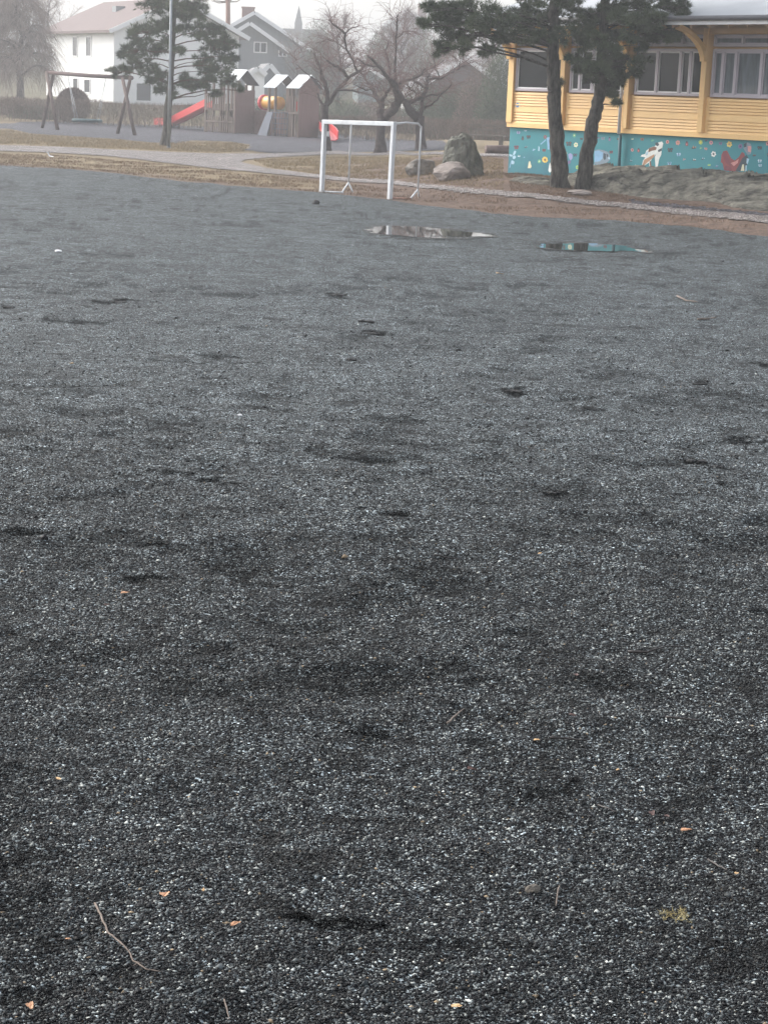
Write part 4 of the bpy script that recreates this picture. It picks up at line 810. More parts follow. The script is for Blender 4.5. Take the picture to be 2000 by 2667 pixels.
# ------------------------------------------------------------------ rocks
def rock_mesh(mb, c, rad, seed, sub=4, rough=.22, lo=.62, hi=.92):
    import bmesh
    bm = bmesh.new(); bmesh.ops.create_icosphere(bm, subdivisions=sub, radius=1.0); rnd = random.Random(seed)
    planes = [(Vector((rnd.gauss(0, 1), rnd.gauss(0, 1), rnd.gauss(0, .7))).normalized(), rnd.uniform(lo, hi)) for _ in range(16)]
    vs = []
    for v in bm.verts:
        p = v.co.copy()
        for nrm, dd in planes:
            e = p.dot(nrm) - dd
            if e > 0: p -= nrm * e * .92
        k = 1 + (float(fbm(np.array([p.x * 2 + seed]), np.array([p.y * 2 + p.z * 3]), 1.3, 4)[0]) - .5) * rough
        p = Vector((p.x * rad[0] * k, p.y * rad[1] * k, p.z * rad[2] * k)) + Vector([float(q) for q in c]); vs.append(tuple(p))
    fs = [tuple(l.vert.index for l in f.loops) for f in bm.faces]; bm.free(); mb.add(vs, fs, 0, False)
def boulder(name, label, c, rad, seed, material, group=None, cat='boulder', **k):
    mb = MB(); rock_mesh(mb, (0, 0, rad[2] * .55), rad, seed, **k); o = mb.build(name, material); o.location = c; return tag(o, label, cat, group)
# standing stone: tapering slab
c = PT(1200, 462); mb = MB()
rock_mesh(mb, (0, 0, 0), (1, 1, 1), 5, sub=5, rough=.28, lo=.84, hi=1.0)
vs = []
kx = 45.5 / F * 1.02
for x, y, z in mb.v:
    t = (z + .95) / 1.85; ideal = math.sqrt(max(.02, 1 - z * z)); f = (1 - min(1, abs(z)) ** 6) ** .35 / ideal; x *= f; y *= f; w = .41 * (1 - .55 * max(0, t) ** 2.8) + .03; vs.append((x * w * (1.0 + .15 * (1 - t)) - .09 * t + .05, y * w * .7, t * 1.0 - .04))
mb.v = vs; o = mb.build('standing_stone', mat('standing_stone_grey', (0.08, 0.08, 0.07), .9, .4, 4.5, bump=1.0, bscale=9, spec=.2, stretch=(1.6, 1.6, .6), col2=(0.25, 0.25, 0.21))); o.location = (c[0] - .0, c[1] + .3, c[2] - .03); o.scale = (1.0, 1.0, 1.0)
tag(o, 'tall pointed grey standing stone behind the two low boulders', 'boulder')
c = PT(1096, 455); boulder('boulder', 'dark low boulder, left of the two lying in front of the standing stone', (c[0], c[1] - .1, c[2]), (.40, .34, .28), 9, M_rockdark, 'low boulders by the standing stone', lo=.72, hi=.97)
c = PT(1178, 466); boulder('boulder', 'pale pinkish low boulder, right of the two in front of the standing stone', (c[0], c[1] - .25, c[2]), (.47, .36, .25), 15, M_rockpale, 'low boulders by the standing stone', lo=.72, hi=.97)
c = PT(1508, 506); o = boulder('flat_stone', 'flat grey stone beside the path at the foot of the pines', (c[0], c[1], c[2]-.02), (.30, .22, .075), 17, M_rockpale, cat='stone')

# bedrock outcrop along the base wall
def outcrop(label, frame_u, off, a, bb, h, seed, mtl):
    n1, n2 = 190, 120; U, V = np.meshgrid(np.linspace(-1.1, 1.1, n1), np.linspace(-1.25, 1.25, n2), indexing='ij')
    x = U * a; y = V * bb; edge = fbm(U * 2 + seed, V * 2, 1.5, 3) * .5 - .25; r = np.sqrt(np.abs(U) ** 2.4 + np.abs(V) ** 2.2) + edge * .6
    dome = (1 - np.clip(r, 0, 1.2) ** 2.0); 
    # tilted strata running obliquely
    q = (y * 1.0 - x * .24) * 3.3 + fbm(x, y + seed, .6, 3) * 3.0; saw = q - np.floor(q); st = np.where(saw < .85, saw / .85, (1 - saw) / .15)
    z = h * dome + (st - .5) * .14 * min(1, h * 3) * sstep(0, .25, dome) + (fbm(x * .5 + seed, y * 1.6, 2.2, 4) - .5) * .16 * min(1, h * 3) * sstep(-.1, .3, dome) + (fbm(x + seed, y, 9.0, 4) - .5) * .06
    rn = random.Random(int(seed * 7)); sl = np.zeros_like(z)
    for _ in range(int(42 * (a / 4.3) ** 1.2) + 6):
        sx, sy = rn.uniform(-1, 1) * a, rn.uniform(-1, 1) * bb; th = R(rn.gauss(24, 9)); ls, lt = rn.uniform(.6, 1.9) * min(1, a), rn.uniform(.16, .40) * min(1, bb * 1.6); hh_ = rn.uniform(.08, .24) * min(1, h * 3)
        q1 = (x - sx) * math.cos(th) + (y - sy) * math.sin(th); q2 = -(x - sx) * math.sin(th) + (y - sy) * math.cos(th); q2 = q2 + (fbm(x, y + sx, 2.5, 3) - .5) * .16; q1 = q1 + (fbm(x + sy, y, 2.5, 3) - .5) * .3
        ins = (1 - sstep(.82, 1.0, np.abs(q1 / ls))) * (q2 > -lt) * (q2 < lt); sl = np.maximum(sl, hh_ * (1 - .75 * (q2 + lt) / (2 * lt)) * ins * sstep(-.02, .22, dome))
    z = z * .8 + sl; zt_ = z
    z = np.where(dome < .02, z, zt_); z = np.where(dome < -.05, -.3, z - .03)
    o3 = BF.loc(frame_u, off, 0.0); vs = BF.d[None, None] * x[..., None] + BF.i[None, None] * y[..., None]; z = z + terrain(vs[..., 0] + o3[0], vs[..., 1] + o3[1]); vs = vs + np.stack([0 * z, 0 * z, z], -1)
    idx = np.arange(n1 * n2).reshape(n1, n2); fq = np.stack([idx[:-1, :-1], idx[1:, :-1], idx[1:, 1:], idx[:-1, 1:]], -1).reshape(-1, 4)
    o = np_mesh('rock_outcrop', vs.reshape(-1, 3), fq, mtl, smooth=False); o.location = tuple(o3); return tag(o, label, 'rock', 'bedrock outcrops by the yellow building')
def off_of(px, py): p = PT(px, py); return float((p - BF.O) @ BF.i), float((p - BF.O) @ BF.d)
fo = [off_of(*q) for q in ((1620, 492), (1720, 515), (1850, 528), (2000, 548))]
print('ROCK', fo, off_of(1850, 555), UB)
dmax = -min(f[0] for f in fo[1:3])
outcrop('long grey bedrock hump against the painted wall at the right', UB[3] + 1.1, -dmax * .47, 4.3, dmax * .50, .40, 3.0, M_rock)
q = off_of(1395, 474); outcrop('small low rock ledge left of the two pine trunks', q[1], q[0], .75, .42, .09, 9.0, M_rock)
q = off_of(1955, 540); outcrop('flat pale green rock slab by the path at the right edge', q[1], q[0] + .1, .75, .38, .12, 14.0, M_rock)

# ------------------------------------------------------------------ goal
FL, FR = P(838, 501), P(1015, 519); FLt = W(846, 312, FL[1]); FRt = W(1026, 317, FR[1])
RL, RRr = P(910, 500), P(1085, 518)
gc = (FL + FR) / 2; gc[2] = 0
G = empty('football_goal', tuple(gc), 0, 'white metal football goal without a net at the pitch edge', 'goal')
def gpart(name, fn, mt=M_goal, bev=0):
    mb = MB(); fn(mb); mb.recentre(gc); return mb.build(name, mt, G, bevel=bev)
dirx = (FR - FL); dirx /= np.linalg.norm(dirx); tilt = 0
gpart('post', lambda m_: m_.beam(FL, FLt, .085, .085, upv=tuple(dirx)), bev=.01); gpart('post', lambda m_: m_.beam(FR, FRt, .085, .085, upv=tuple(dirx)), bev=.01)
gpart('crossbar', lambda m_: m_.beam(FLt + np.array([0, 0, -.043]) - dirx * .045, FRt + np.array([0, 0, -.043]) + dirx * .045, .09, .088), bev=.01)
for (ft, rb, tx, ty, feet) in ((FLt, RL, 915, 322, ((891, 501), (919, 501))), (FRt, RRr, 1097, 328, ((1068, 519), (1092, 517)))):
    Yr = rb[1] + .0; tp_ = W(tx, ty, Yr); jn = W(*( (908, 476) if tx < 1000 else (1088, 494)), Yr); f1, f2 = P(*feet[0]), P(*feet[1])
    f2b = f2.copy(); 
    cr = tp_ + (ft - tp_) * .12 + np.array([0, 0, .035])
    gpart('side_arm', lambda m_: m_.tube([ft + np.array([0, 0, -.04]), ft * .5 + cr * .5 + np.array([0, 0, -.0]), cr, tp_ + np.array([0, 0, -.02]), tp_ * .93 + jn * .07, jn], .021, 8))
    gpart('foot', lambda m_: (m_.tube([jn, f1], .019, 7), m_.tube([jn, f2], .019, 7)))
gpart('ground_bar', lambda m_: m_.tube([FL + np.array([0.03, 0, .02]), P(895, 504) + np.array([0, 0, .02])], .018, 6)); gpart('ground_bar', lambda m_: m_.tube([FR + np.array([0.03, 0, .02]), P(1070, 520) + np.array([0, 0, .02])], .018, 6), mat('rusty_bar', (.35, .2, .15), .8, .3, 9))

# ------------------------------------------------------------------ lamp post
b0 = P(440, 386); t1 = W(447, -20, b0[1]); L0 = empty('lamp_post', tuple(b0), 0, 'grey steel lamp post in front of the left pine', 'lamp post')
top = t1 + (t1 - b0) * .25
mb = MB(); mb.tube([b0 + np.array([0, 0, -.1]), b0 * .6 + t1 * .4, b0 * .55 + t1 * .45, top], [.062, .058, .046, .04], 12); mb.recentre(b0); mb.build('pole', M_metal, L0)
mb = MB(); mb.tube([b0, b0 + np.array([0, 0, .05])], [.085, .08], 12); mb.recentre(b0); mb.build('base_collar', M_metal, L0)
mb = MB(); mb.tube([top, top + np.array([.25, -.3, .12]), top + np.array([.5, -.6, .12])], [.035, .07, .05], 8); mb.recentre(b0); mb.build('lamp_head', M_metal, L0)

# ------------------------------------------------------------------ swing frame
S = empty('swing_frame', tuple(P(230, 343)), 0, 'wooden swing frame of crossed round logs at the left', 'swing')
sc0 = np.array(S.location)
def swpart(name, pts, r, mt=M_wood, n=8):
    mb = MB(); mb.tube(pts, r, n, wob=.04); mb.recentre(sc0); return mb.build(name, mt, S)
M_log = mat('grey_brown_log', (0.13, 0.09, 0.08), .9, .3, 4.0, bump=.4)
La, Lb, Ra, Rb = P(111, 334), P(151, 339), P(307, 349), P(352, 353)
YL, YR_ = (La[1] + Lb[1]) / 2, (Ra[1] + Rb[1]) / 2
swpart('leg', [La, W(141, 188, YL)], [.085, .075], M_log); swpart('leg', [Lb, W(122, 186, YL)], [.085, .075], M_log); swpart('leg', [Ra, W(342, 198, YR_)], [.085, .075], M_log); swpart('leg', [Rb, W(320, 203, YR_)], [.085, .075], M_log)
bA, bB = W(128, 189, YL), W(345, 203, YR_); swpart('top_beam', [bA, bA * .5 + bB * .5 + np.array([0, 0, -.02]), bB], .085, mat('reddish_log', (0.075, 0.045, 0.042), .9, .25, 4.0), 10)
nc = W(228, 314, 83.0); hh = empty('nest_swing', (float(nc[0]), float(nc[1]), float(nc[2])), 0, 'dark round nest swing hanging low under the log frame', 'nest swing')
mb = MB(); ring = [(math.cos(t) * .58, math.sin(t) * .58, 0) for t in np.linspace(0, 2 * math.pi, 25)]; mb.tube(ring, .07, 8); mb.build('ring', mat('teal_rope', (.05, .09, .10), .8, .3, 8), hh)
mb = MB()
for k in range(-5, 6): t = k / 6 * .56; w = math.sqrt(.56 ** 2 - t * t); mb.tube([(t, -w, 0), (t, 0, -.06), (t, w, 0)], .009, 4); mb.tube([(-w, t, 0), (0, t, -.06), (w, t, 0)], .009, 4)
mb.build('net', mat('dark_rope', (.04, .05, .055), .9, .2, 8), hh)
for sgn, hx in ((-1, 180), (1, 279)):
    mb = MB(); t = (hx - 128) / (345 - 128); hb = bA * (1 - t) + bB * t - np.array([0, 0, .08]) - nc
    for s2 in (-1, 1): mb.tube([hb, (sgn * .45, s2 * .36, .03)], .011, 4)
    mb.build('chain', M_metal, hh)

# ------------------------------------------------------------------ play tower
z2 = lambda x, y: (400 + x * .3014, y * .3014)
PO = P(*z2(435, 1138)); PE = P(*z2(1255, 1190)); PF = Frame(PO[:2], (PE - PO)[:2])
T = PF.empty('play_tower', 'wooden climbing castle with three white tin roofs beyond the goal', 'play structure')
uu = lambda x, y=1000, off=0.0: PF.u(*z2(x, y), off)
zz_ = lambda x, y, off=0.0: PF.z(*z2(x, y), off)
VD = 1.25
def tower(x0, x1, zeave, zridge, name, panel_top, gable, deck):
    a, c = uu(x0), uu(x1); ze = zz_(x0, zeave); zr = zz_((x0 + x1) / 2, zridge) + .02
    for (u, v) in ((a + .05, .05), (c - .05, .05), (a + .05, VD - .05), (c - .05, VD - .05)):
        mb = MB(); mb.box(u - .05, u + .05, v - .05, v + .05, 0, ze); mb.build('post', M_wood, T)
    mb = MB(); mb.box(a, c, .11, VD - .11, deck - .08, deck); mb.build('deck', M_wood, T)
    if panel_top:
        zp = zz_(x1, panel_top); mb = MB(); po_ = [(.0, .04), (VD, .04), (VD, zp)] + ([(VD / 2, zp + .52)] if gable else []) + [(0, zp)]
        mb.prism(po_, 0, c + .003, c + .035); mb.build('end_panel', M_panel, T)
    hw = VD / 2 + .16; oh = .16; th = .035
    mb = MB()
    for sg in (-1, 1):
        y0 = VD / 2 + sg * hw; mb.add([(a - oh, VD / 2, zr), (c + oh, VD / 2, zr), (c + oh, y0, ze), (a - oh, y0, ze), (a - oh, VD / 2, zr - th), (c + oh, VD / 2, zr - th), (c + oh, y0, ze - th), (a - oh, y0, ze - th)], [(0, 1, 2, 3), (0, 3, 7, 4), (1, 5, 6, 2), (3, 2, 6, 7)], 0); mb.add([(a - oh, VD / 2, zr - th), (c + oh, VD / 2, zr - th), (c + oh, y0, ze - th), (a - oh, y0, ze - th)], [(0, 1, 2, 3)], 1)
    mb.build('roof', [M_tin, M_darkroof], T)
    return a, c, ze
zd = 1.15
tA = tower(630, 700, 725, 600, 'a', 775, False, zd); tB = tower(985, 1050, 752, 645, 'b', None, False, zd); tC = tower(1182, 1255, 757, 645, 'c', 765, True, zd)
# open picket deck left of the first tower
for x in (445, 512, 575):
    for v in (.05, VD - .05): mb = MB(); mb.box(uu(x) - .05, uu(x) + .05, v - .05, v + .05, 0, zz_(x, 690)); mb.build('post', M_wood, T)
mb = MB(); mb.box(uu(440), uu(628), .11, VD - .11, zd - .08, zd); mb.build('deck', M_wood, T)
mb = MB(); a, c = uu(450), uu(628)
for k in range(10): u = a + (c - a) * (k + .5) / 10; mb.box(u - .045, u + .045, -.03, -.003, zd - .1, zd + .72)
mb.box(a, c, -.055, -.033, zd + .6, zd + .68); mb.build('railing', M_wood, T)
mb = MB(); a, c = uu(445), uu(690)
for k in range(13): u = a + (c - a) * (k + .5) / 13; mb.box(u - .04, u + .04, -.03, -.003, .03, .78 + .05 * (k % 2))
mb.box(a, c, -.055, -.033, .5, .57); mb.build('fence_panel', M_wood, T)
# between towers: boards below, tunnel above
mb = MB(); mb.box(uu(700) + .06, uu(985) - .01, VD - .05, VD, .0, 1.15); mb.build('back_boards', M_panel, T)
mb = MB(); a, c = uu(905, 880), uu(985, 880)
zc = zz_(940, 885); 
def tunnel(mb, a, c, rr): mb.tube([(a + (c - a) * k / 6, VD * .35, zc) for k in range(7)], [rr * (1.0 if k % 2 else .96) for k in range(7)], 20)
mb = MB(); tunnel(mb, a + .02, uu(1040, 880), .31); tn = mb.build('tunnel', M_orange, T)
mb = MB(); mb.tube([(a - .12, VD * .35, zc), (a + .018, VD * .35, zc)], [.37, .37], 20); mb.build('collar', M_red, tn)
# climbing wall, ladder net and rails under tower two and three
mb = MB(); a, c = uu(950), uu(1030); mb.add([(a, -.35, 0), (c, -.35, 0), (c, 0, 1.12), (a + .25, 0, 1.12), (a, -.30, 0), (c, -.30, 0), (c, .04, 1.12), (a + .25, .04, 1.12)], [(0, 1, 2, 3), (7, 6, 5, 4), (0, 3, 7, 4), (1, 5, 6, 2), (3, 2, 6, 7)]); mb.build('climbing_wall', M_blue, T)
mb = MB(); a, c = uu(1035), uu(1165)
for k in range(5): mb.tube([(a, -.04, .1 + k * .25), (c, -.04, .1 + k * .25)], .016, 5)
for k in range(6): u = a + (c - a) * k / 5; mb.tube([(u, -.04, 0), (u, -.04, 1.15)], .016, 5)
mb.build('climbing_net', M_blue, T)
for x in (1162, 1168): mb = MB(); mb.box(uu(x) - .05, uu(x) + .05, (.0 if x < 1165 else VD - .1), (.1 if x < 1165 else VD), 0, zz_(x, 760)); mb.build('post', M_wood, T)
mb = MB(); mb.box(uu(1050), uu(1160), VD - .05, VD - .01, zd, zd + .65); mb.box(uu(1050), uu(1182), .11, VD - .11, zd - .08, zd); mb.build('bridge', M_wood, T)
mb = MB(); a, c = uu(1170), uu(1262)
for k in range(4): u = a + (c - a) * (k + .5) / 4; mb.box(u - .035, u + .035, -.03, -.003, .0, 1.9)
mb.box(a, c, -.055, -.033, 1.08, 1.16); mb.build('slatted_side', M_wood, T)
mb = MB(); mb.box(uu(1195), uu(1240), .2, .26, zd + .05, zd + .5); mb.build('red_panel', M_red, T)
# slides (bolted to the tower)
def chute(A, Bp, C, w, mt, pname):
    """U-shaped trough from A to Bp to run-out C, in world coordinates"""
    mb = MB(); pts = [A, A * .5 + Bp * .5, Bp, Bp * .45 + C * .55 + np.array([0, 0, -.01]), C]; sd = np.cross(C - A, [0, 0, 1.0]); sd /= np.linalg.norm(sd)
    prof = [(-w / 2, .42), (-w / 2, .08), (-w / 4, 0), (w / 4, 0), (w / 2, .08), (w / 2, .42), (w / 2 - .04, .42), (w / 2 - .04, .10), (w / 4 - .02, .035), (-w / 4 + .02, .035), (-w / 2 + .04, .10), (-w / 2 + .04, .42)]
    L_ = [PF.O * 0 for _ in pts]; V = []
    for p in pts:
        for s, h in prof: V.append(p + sd * s + np.array([0, 0, h - .05]))
    n = len(prof); fs = [tuple(range(n)), tuple(range(5 * n - 1, 4 * n - 1, -1))]
    for i in range(4):
        for k in range(n): fs.append((i * n + k, i * n + (k + 1) % n, (i + 1) * n + (k + 1) % n, (i + 1) * n + k))
    V = [v - PF.O for v in V]; V = [(v @ PF.d, v @ PF.i, v[2]) for v in V]; mb.add(V, fs, 0, False); return mb.build(pname, mt, T)
sA = PF.loc(uu(450), .35, 0); A3 = W(*z2(485, 925), sA[1]); B3 = W(*z2(175, 1102), P(*z2(175, 1115))[1]); C3 = P(*z2(45, 1100)); C3[2] = .12; B3[2] = max(B3[2], .2)
chute(A3, B3, C3, .55, M_red, 'slide')
A4 = PF.loc(uu(1262), VD + .3, .42); C4 = P(866, 371); C4[2] = .12; B4 = C4 * .8 + A4 * .2; B4[2] = .22
chute(A4, B4, C4, .5, M_red, 'slide')

# ------------------------------------------------------------------ houses
M_housewhite = mat('white_cladding', (0.80, 0.80, 0.79), .6, .04, 1.0)
M_housegrey = mat('slate_grey_cladding', (0.23, 0.24, 0.255), .8, .1, 1.0, stretch=(6, 6, .3))  # this and the tile colours below are lightened to carry part of the mist
M_tile = mat('red_brown_tiles', (0.15, 0.105, 0.098), .8, .2, 2.0, stretch=(1, 6, 1))
M_greytile = mat('grey_tiles', (0.19, 0.185, 0.19), .8, .2, 2.0)
M_hglass = mat('house_window_glass', (0.05, 0.055, 0.065), .1, .2, 1.0)
def gable_house(name, label, corner, dirv, L1, D, zb, ze, zr, wallm, roofm, trim, oh=.5, windows=(), side_windows=(), chimney=None, group=None):
    """local x: along the gable wall that faces the viewer; local y: depth; ridge along y"""
    fr = Frame(corner, dirv); root = fr.empty(name, label, 'house', group); root.location.z = 0
    mb = MB(); mb.prism([(0, zb - 1.5), (L1, zb - 1.5), (L1, ze), (L1 / 2, zr), (0, ze)], 1, 0, D); mb.build('wall', wallm, root)
    mb = MB(); sl_ = (zr - ze) / (L1 / 2)
    for sg in (-1, 1):
        x0 = L1 / 2; x1 = L1 / 2 + sg * (L1 / 2 + oh); z1 = ze - sl_ * oh
        V = []
        for y in (-oh, D + oh):
            V += [(x0, y, zr + .05), (x1, y, z1 + .05), (x1, y, z1 + .22), (x0, y, zr + .22)]
        mb.add(V, [(0, 1, 2, 3), (7, 6, 5, 4), (3, 2, 6, 7), (0, 4, 5, 1), (1, 5, 6, 2)], 0)
    rf = mb.build('roof', roofm, root)
    for sg in (-1, 1):
      mb = MB(); mb.beam((L1 / 2 + sg * .02, -oh - .03, zr + .12), (L1 / 2 + sg * (L1 / 2 + oh), -oh - .03, ze - sl_ * oh + .12), .28, .05, upv=(0, 1, 0)); mb.build('bargeboard', trim, rf)
    if chimney: x, y, w, h = chimney; mb = MB(); mb.box(x - w, x + w, y - w, y + w, ze, zr + h); mb.box(x - w - .06, x + w + .06, y - w - .06, y + w + .06, zr + h + .002, zr + h + .1); mb.build('chimney', mat('chimney_brick', (.22, .12, .10), .9, .2, 5), rf)
    for (x0, x1, z0, z1, nm) in windows:
        mb = MB(); t = .09; mb.box(x0 - t, x1 + t, -.05, .02, z0 - t, z0); mb.box(x0 - t, x1 + t, -.05, .02, z1, z1 + t); mb.box(x0 - t, x0, -.05, .02, z0, z1); mb.box(x1, x1 + t, -.05, .02, z0, z1)
        for k in range(1, nm + 1): q = x0 + (x1 - x0) * k / (nm + 1); mb.box(q - .05, q + .05, -.05, .02, z0, z1)
        w = mb.build('window', trim, root); mb = MB(); mb.box(x0 + .002, x1 - .002, -.02, -.004, z0 + .002, z1 - .002); mb.build('pane', M_hglass, w)
    for (y0, y1, z0, z1) in side_windows:
        mb = MB(); t = .09; mb.box(-.05, .02, y0 - t, y1 + t, z0 - t, z0); mb.box(-.05, .02, y0 - t, y1 + t, z1, z1 + t); mb.box(-.05, .02, y0 - t, y0, z0, z1); mb.box(-.05, .02, y1, y1 + t, z0, z1)
        w = mb.build('window', trim, root); mb = MB(); mb.box(-.02, -.004, y0 + .002, y1 - .002, z0 + .002, z1 - .002); mb.build('pane', M_hglass, w)
    return fr, root
# white house: gable faces right-front, eave wall with windows faces left-front
Yh = 132.0; cw = W(296, 250, Yh); a_ = R(30)
d1 = (math.cos(a_), math.sin(a_)); wf = Frame(cw[:2], d1)
def side_uz(fr, px, py):
    r = ray(px, py); t = ((fr.O - CAM) @ fr.d) / (r @ fr.d); p = CAM + r * t; return float((p - fr.O) @ fr.i), float(p[2])
ze_w = side_uz(wf, 290, 78)[1]; Lw = wf.u(622, 150); Dw = min(max(side_uz(wf, 122, 90)[0], 8.0), 14.0)
zb_w = side_uz(wf, 290, 262)[1]; zr_w = wf.z(452, 2)
sw = []
for (x0, x1, y0, y1) in ((192, 203, 97, 145), (227, 238, 97, 145), (193, 204, 205, 236), (222, 236, 208, 240)):
    q0, q1 = side_uz(wf, x1, (y0 + y1) / 2)[0], side_uz(wf, x0, (y0 + y1) / 2)[0]; sw.append((q0, q1, side_uz(wf, (x0 + x1) / 2, y1)[1], side_uz(wf, (x0 + x1) / 2, y0)[1]))
gw = [(wf.u(356, 240), wf.u(393, 240), wf.z(375, 262), wf.z(375, 218), 0)]
fr_, hroot = gable_house('white_house', 'white two storey house with red brown roof behind the swings', cw[:2], d1, Lw, Dw, zb_w - 1, ze_w, zr_w, M_housewhite, M_tile, M_whitep, .55, gw, sw)
mb = MB(); mb.box(Lw * .32 - .35, Lw * .32 + .35, Dw * .5 - .35, Dw * .5 + .35, ze_w + 1, zr_w - .3); mb.build('chimney', M_metal, hroot)
mb = MB(); mb.box(Lw * .45 - .5, Lw * .45 + .5, Dw * .25 - .5, Dw * .25 + .5, zr_w - .8, zr_w + 1.6); mb.build('chimney', M_tile, hroot)
def house_px(name, label, x0, x1, ye, xa, ya, Y, D, wallm, roofm, ang=0.1, wins=(), trim=M_whitep, oh=.5, group='misty houses on the hillside', zdrop=6, chim=None):
    c = W(x0, ye, Y); fr = Frame(c[:2], (math.cos(ang), math.sin(ang))); L_ = fr.u(x1, ye); ze = fr.z(x0, ye); zr = fr.z(xa, ya)
    ws = [(fr.u(a, (c_ + d_) / 2), fr.u(b_, (c_ + d_) / 2), fr.z((a + b_) / 2, d_), fr.z((a + b_) / 2, c_), n_) for a, b_, c_, d_, n_ in wins]
    return gable_house(name, label, c[:2], (math.cos(ang), math.sin(ang)), L_, D, float(terrain(c[0], c[1])), ze, zr, wallm, roofm, trim, oh, ws, chimney=chim, group=group)
house_px('gabled_house', 'slate grey house with white bargeboards and a small double window', 573, 724, 112, 650, 66, 152, 5, M_housegrey, M_greytile, .12, [(664, 693, 112, 135, 1)], oh=.9)
house_px('gabled_house', 'larger slate grey gable standing close behind the grey house with the double window', 520, 800, 118, 660, 38, 160, 12, M_housegrey, M_greytile, .12, [(728, 745, 128, 145, 1)], oh=.9, chim=(4.0, 3, .5, .6))
house_px('gabled_house', 'low dark grey wing with white eave board right of the slate grey house', 795, 900, 165, 850, 142, 166, 6, M_housegrey, M_greytile, .12)
house_px('garage', 'white garage between the first two play tower roofs', 655, 690, 196, 672, 184, 122, 5, M_housewhite, M_greytile, .15, oh=.1)
house_px('garden_shed', 'small grey shed with a steep white roof edge behind the middle play tower roof', 664, 738, 214, 701, 174, 124, 4, M_housegrey, M_greytile, .2, oh=.15)
house_px('gabled_house', 'low house with brown grey roof left of the yellow building', 1120, 1296, 214, 1208, 156, 118, 9, mat('brown_cladding', (.13, .10, .095), .8, .1), M_greytile, .1, oh=.3)
house_px('gabled_house', 'white house with white bargeboard right behind the low brown house', 1262, 1480, 160, 1370, 84, 136, 9, M_housewhite, M_greytile, .1, oh=.7)
house_px('garden_shed', 'small white shed seen between the rightmost gnarled tree trunk and its fork', 1058, 1094, 236, 1076, 224, 120, 3, M_housewhite, M_greytile, .1, oh=.1)
house_px('gabled_house', 'faint pale tall house highest on the hill at the top', 1012, 1112, 62, 1062, 26, 250, 10, mat('pale_grey_cladding', (.3, .3, .31), .8, .1), M_greytile, .1, chim=(4.4, 2, .5, .8))
house_px('gabled_house', 'faint bluish house behind the middle gnarled tree', 935, 985, 196, 960, 182, 150, 6, mat('blue_grey_cladding', (.25, .3, .31), .8, .1), M_tin, .1)
# church in the mist
b0 = W(777, 90, 300); CH = empty('church', (float(b0[0]), float(b0[1]), float(terrain(b0[0], 300))), 0, 'faint church with a thin pointed spire at the top of the picture', 'church'); zc0 = CH.location.z
zt = W(775, 14, 300)[2] - zc0; zr1 = W(777, 64, 300)[2] - zc0; M_ch = mat('dark_slate', (.10, .10, .11), .8, .1)
mb = MB(); mb.box(-.55, .55, -.55, .55, 0, zr1); mb.build('tower', M_ch, CH)
mb = MB(); mb.add([(-.6, -.6, zr1), (.6, -.6, zr1), (.6, .6, zr1), (-.6, .6, zr1), (0, 0, zt)], [(0, 1, 4), (1, 2, 4), (2, 3, 4), (3, 0, 4), (3, 2, 1, 0)]); mb.build('spire', M_ch, CH)
mb = MB(); mb.prism([(-3.4, 0), (5, 0), (5, zr1 - 3), (3.8, zr1 - .6), (-2.4, zr1 - .6), (-3.4, zr1 - 3)], 1, 1.2, 12); mb.build('nave', M_ch, CH)

# rail and bench by the boulders
bp = PT(1262, 388); BN = empty('bench', tuple(bp), -.25, 'grey wooden bench by the hedge behind the standing stone', 'bench')
M_gw = mat('grey_bench_wood', (.16, .14, .12), .9, .2, 5)
mb = MB(); mb.box(-.65, .65, -.2, .2, .42, .47); mb.build('seat', M_gw, BN); mb = MB(); mb.box(-.65, .65, .20, .24, .6, .68); mb.box(-.65, .65, .20, .24, .74, .82); mb.build('backrest', M_gw, BN)
for x in (-.55, .55):
    mb = MB(); mb.box(x - .04, x + .04, -.18, -.1, 0, .42); mb.build('leg', M_gw, BN); mb = MB(); mb.box(x - .04, x + .04, .14, .198, 0, .82); mb.build('leg', M_gw, BN)
a, b_ = PT(1265, 399), PT(1345, 401); mb = MB(); mb.tube([a + np.array([0, 0, .12]), a * .5 + b_ * .5 + np.array([0, 0, .13]), b_ + np.array([0, 0, .12])], .13, 10, wob=.08); ce = (a + b_) / 2; mb.recentre(ce); o = mb.build('log', M_log); o.location = ce; tag(o, 'long dark log lying on the ground at the corner of the yellow building', 'log')

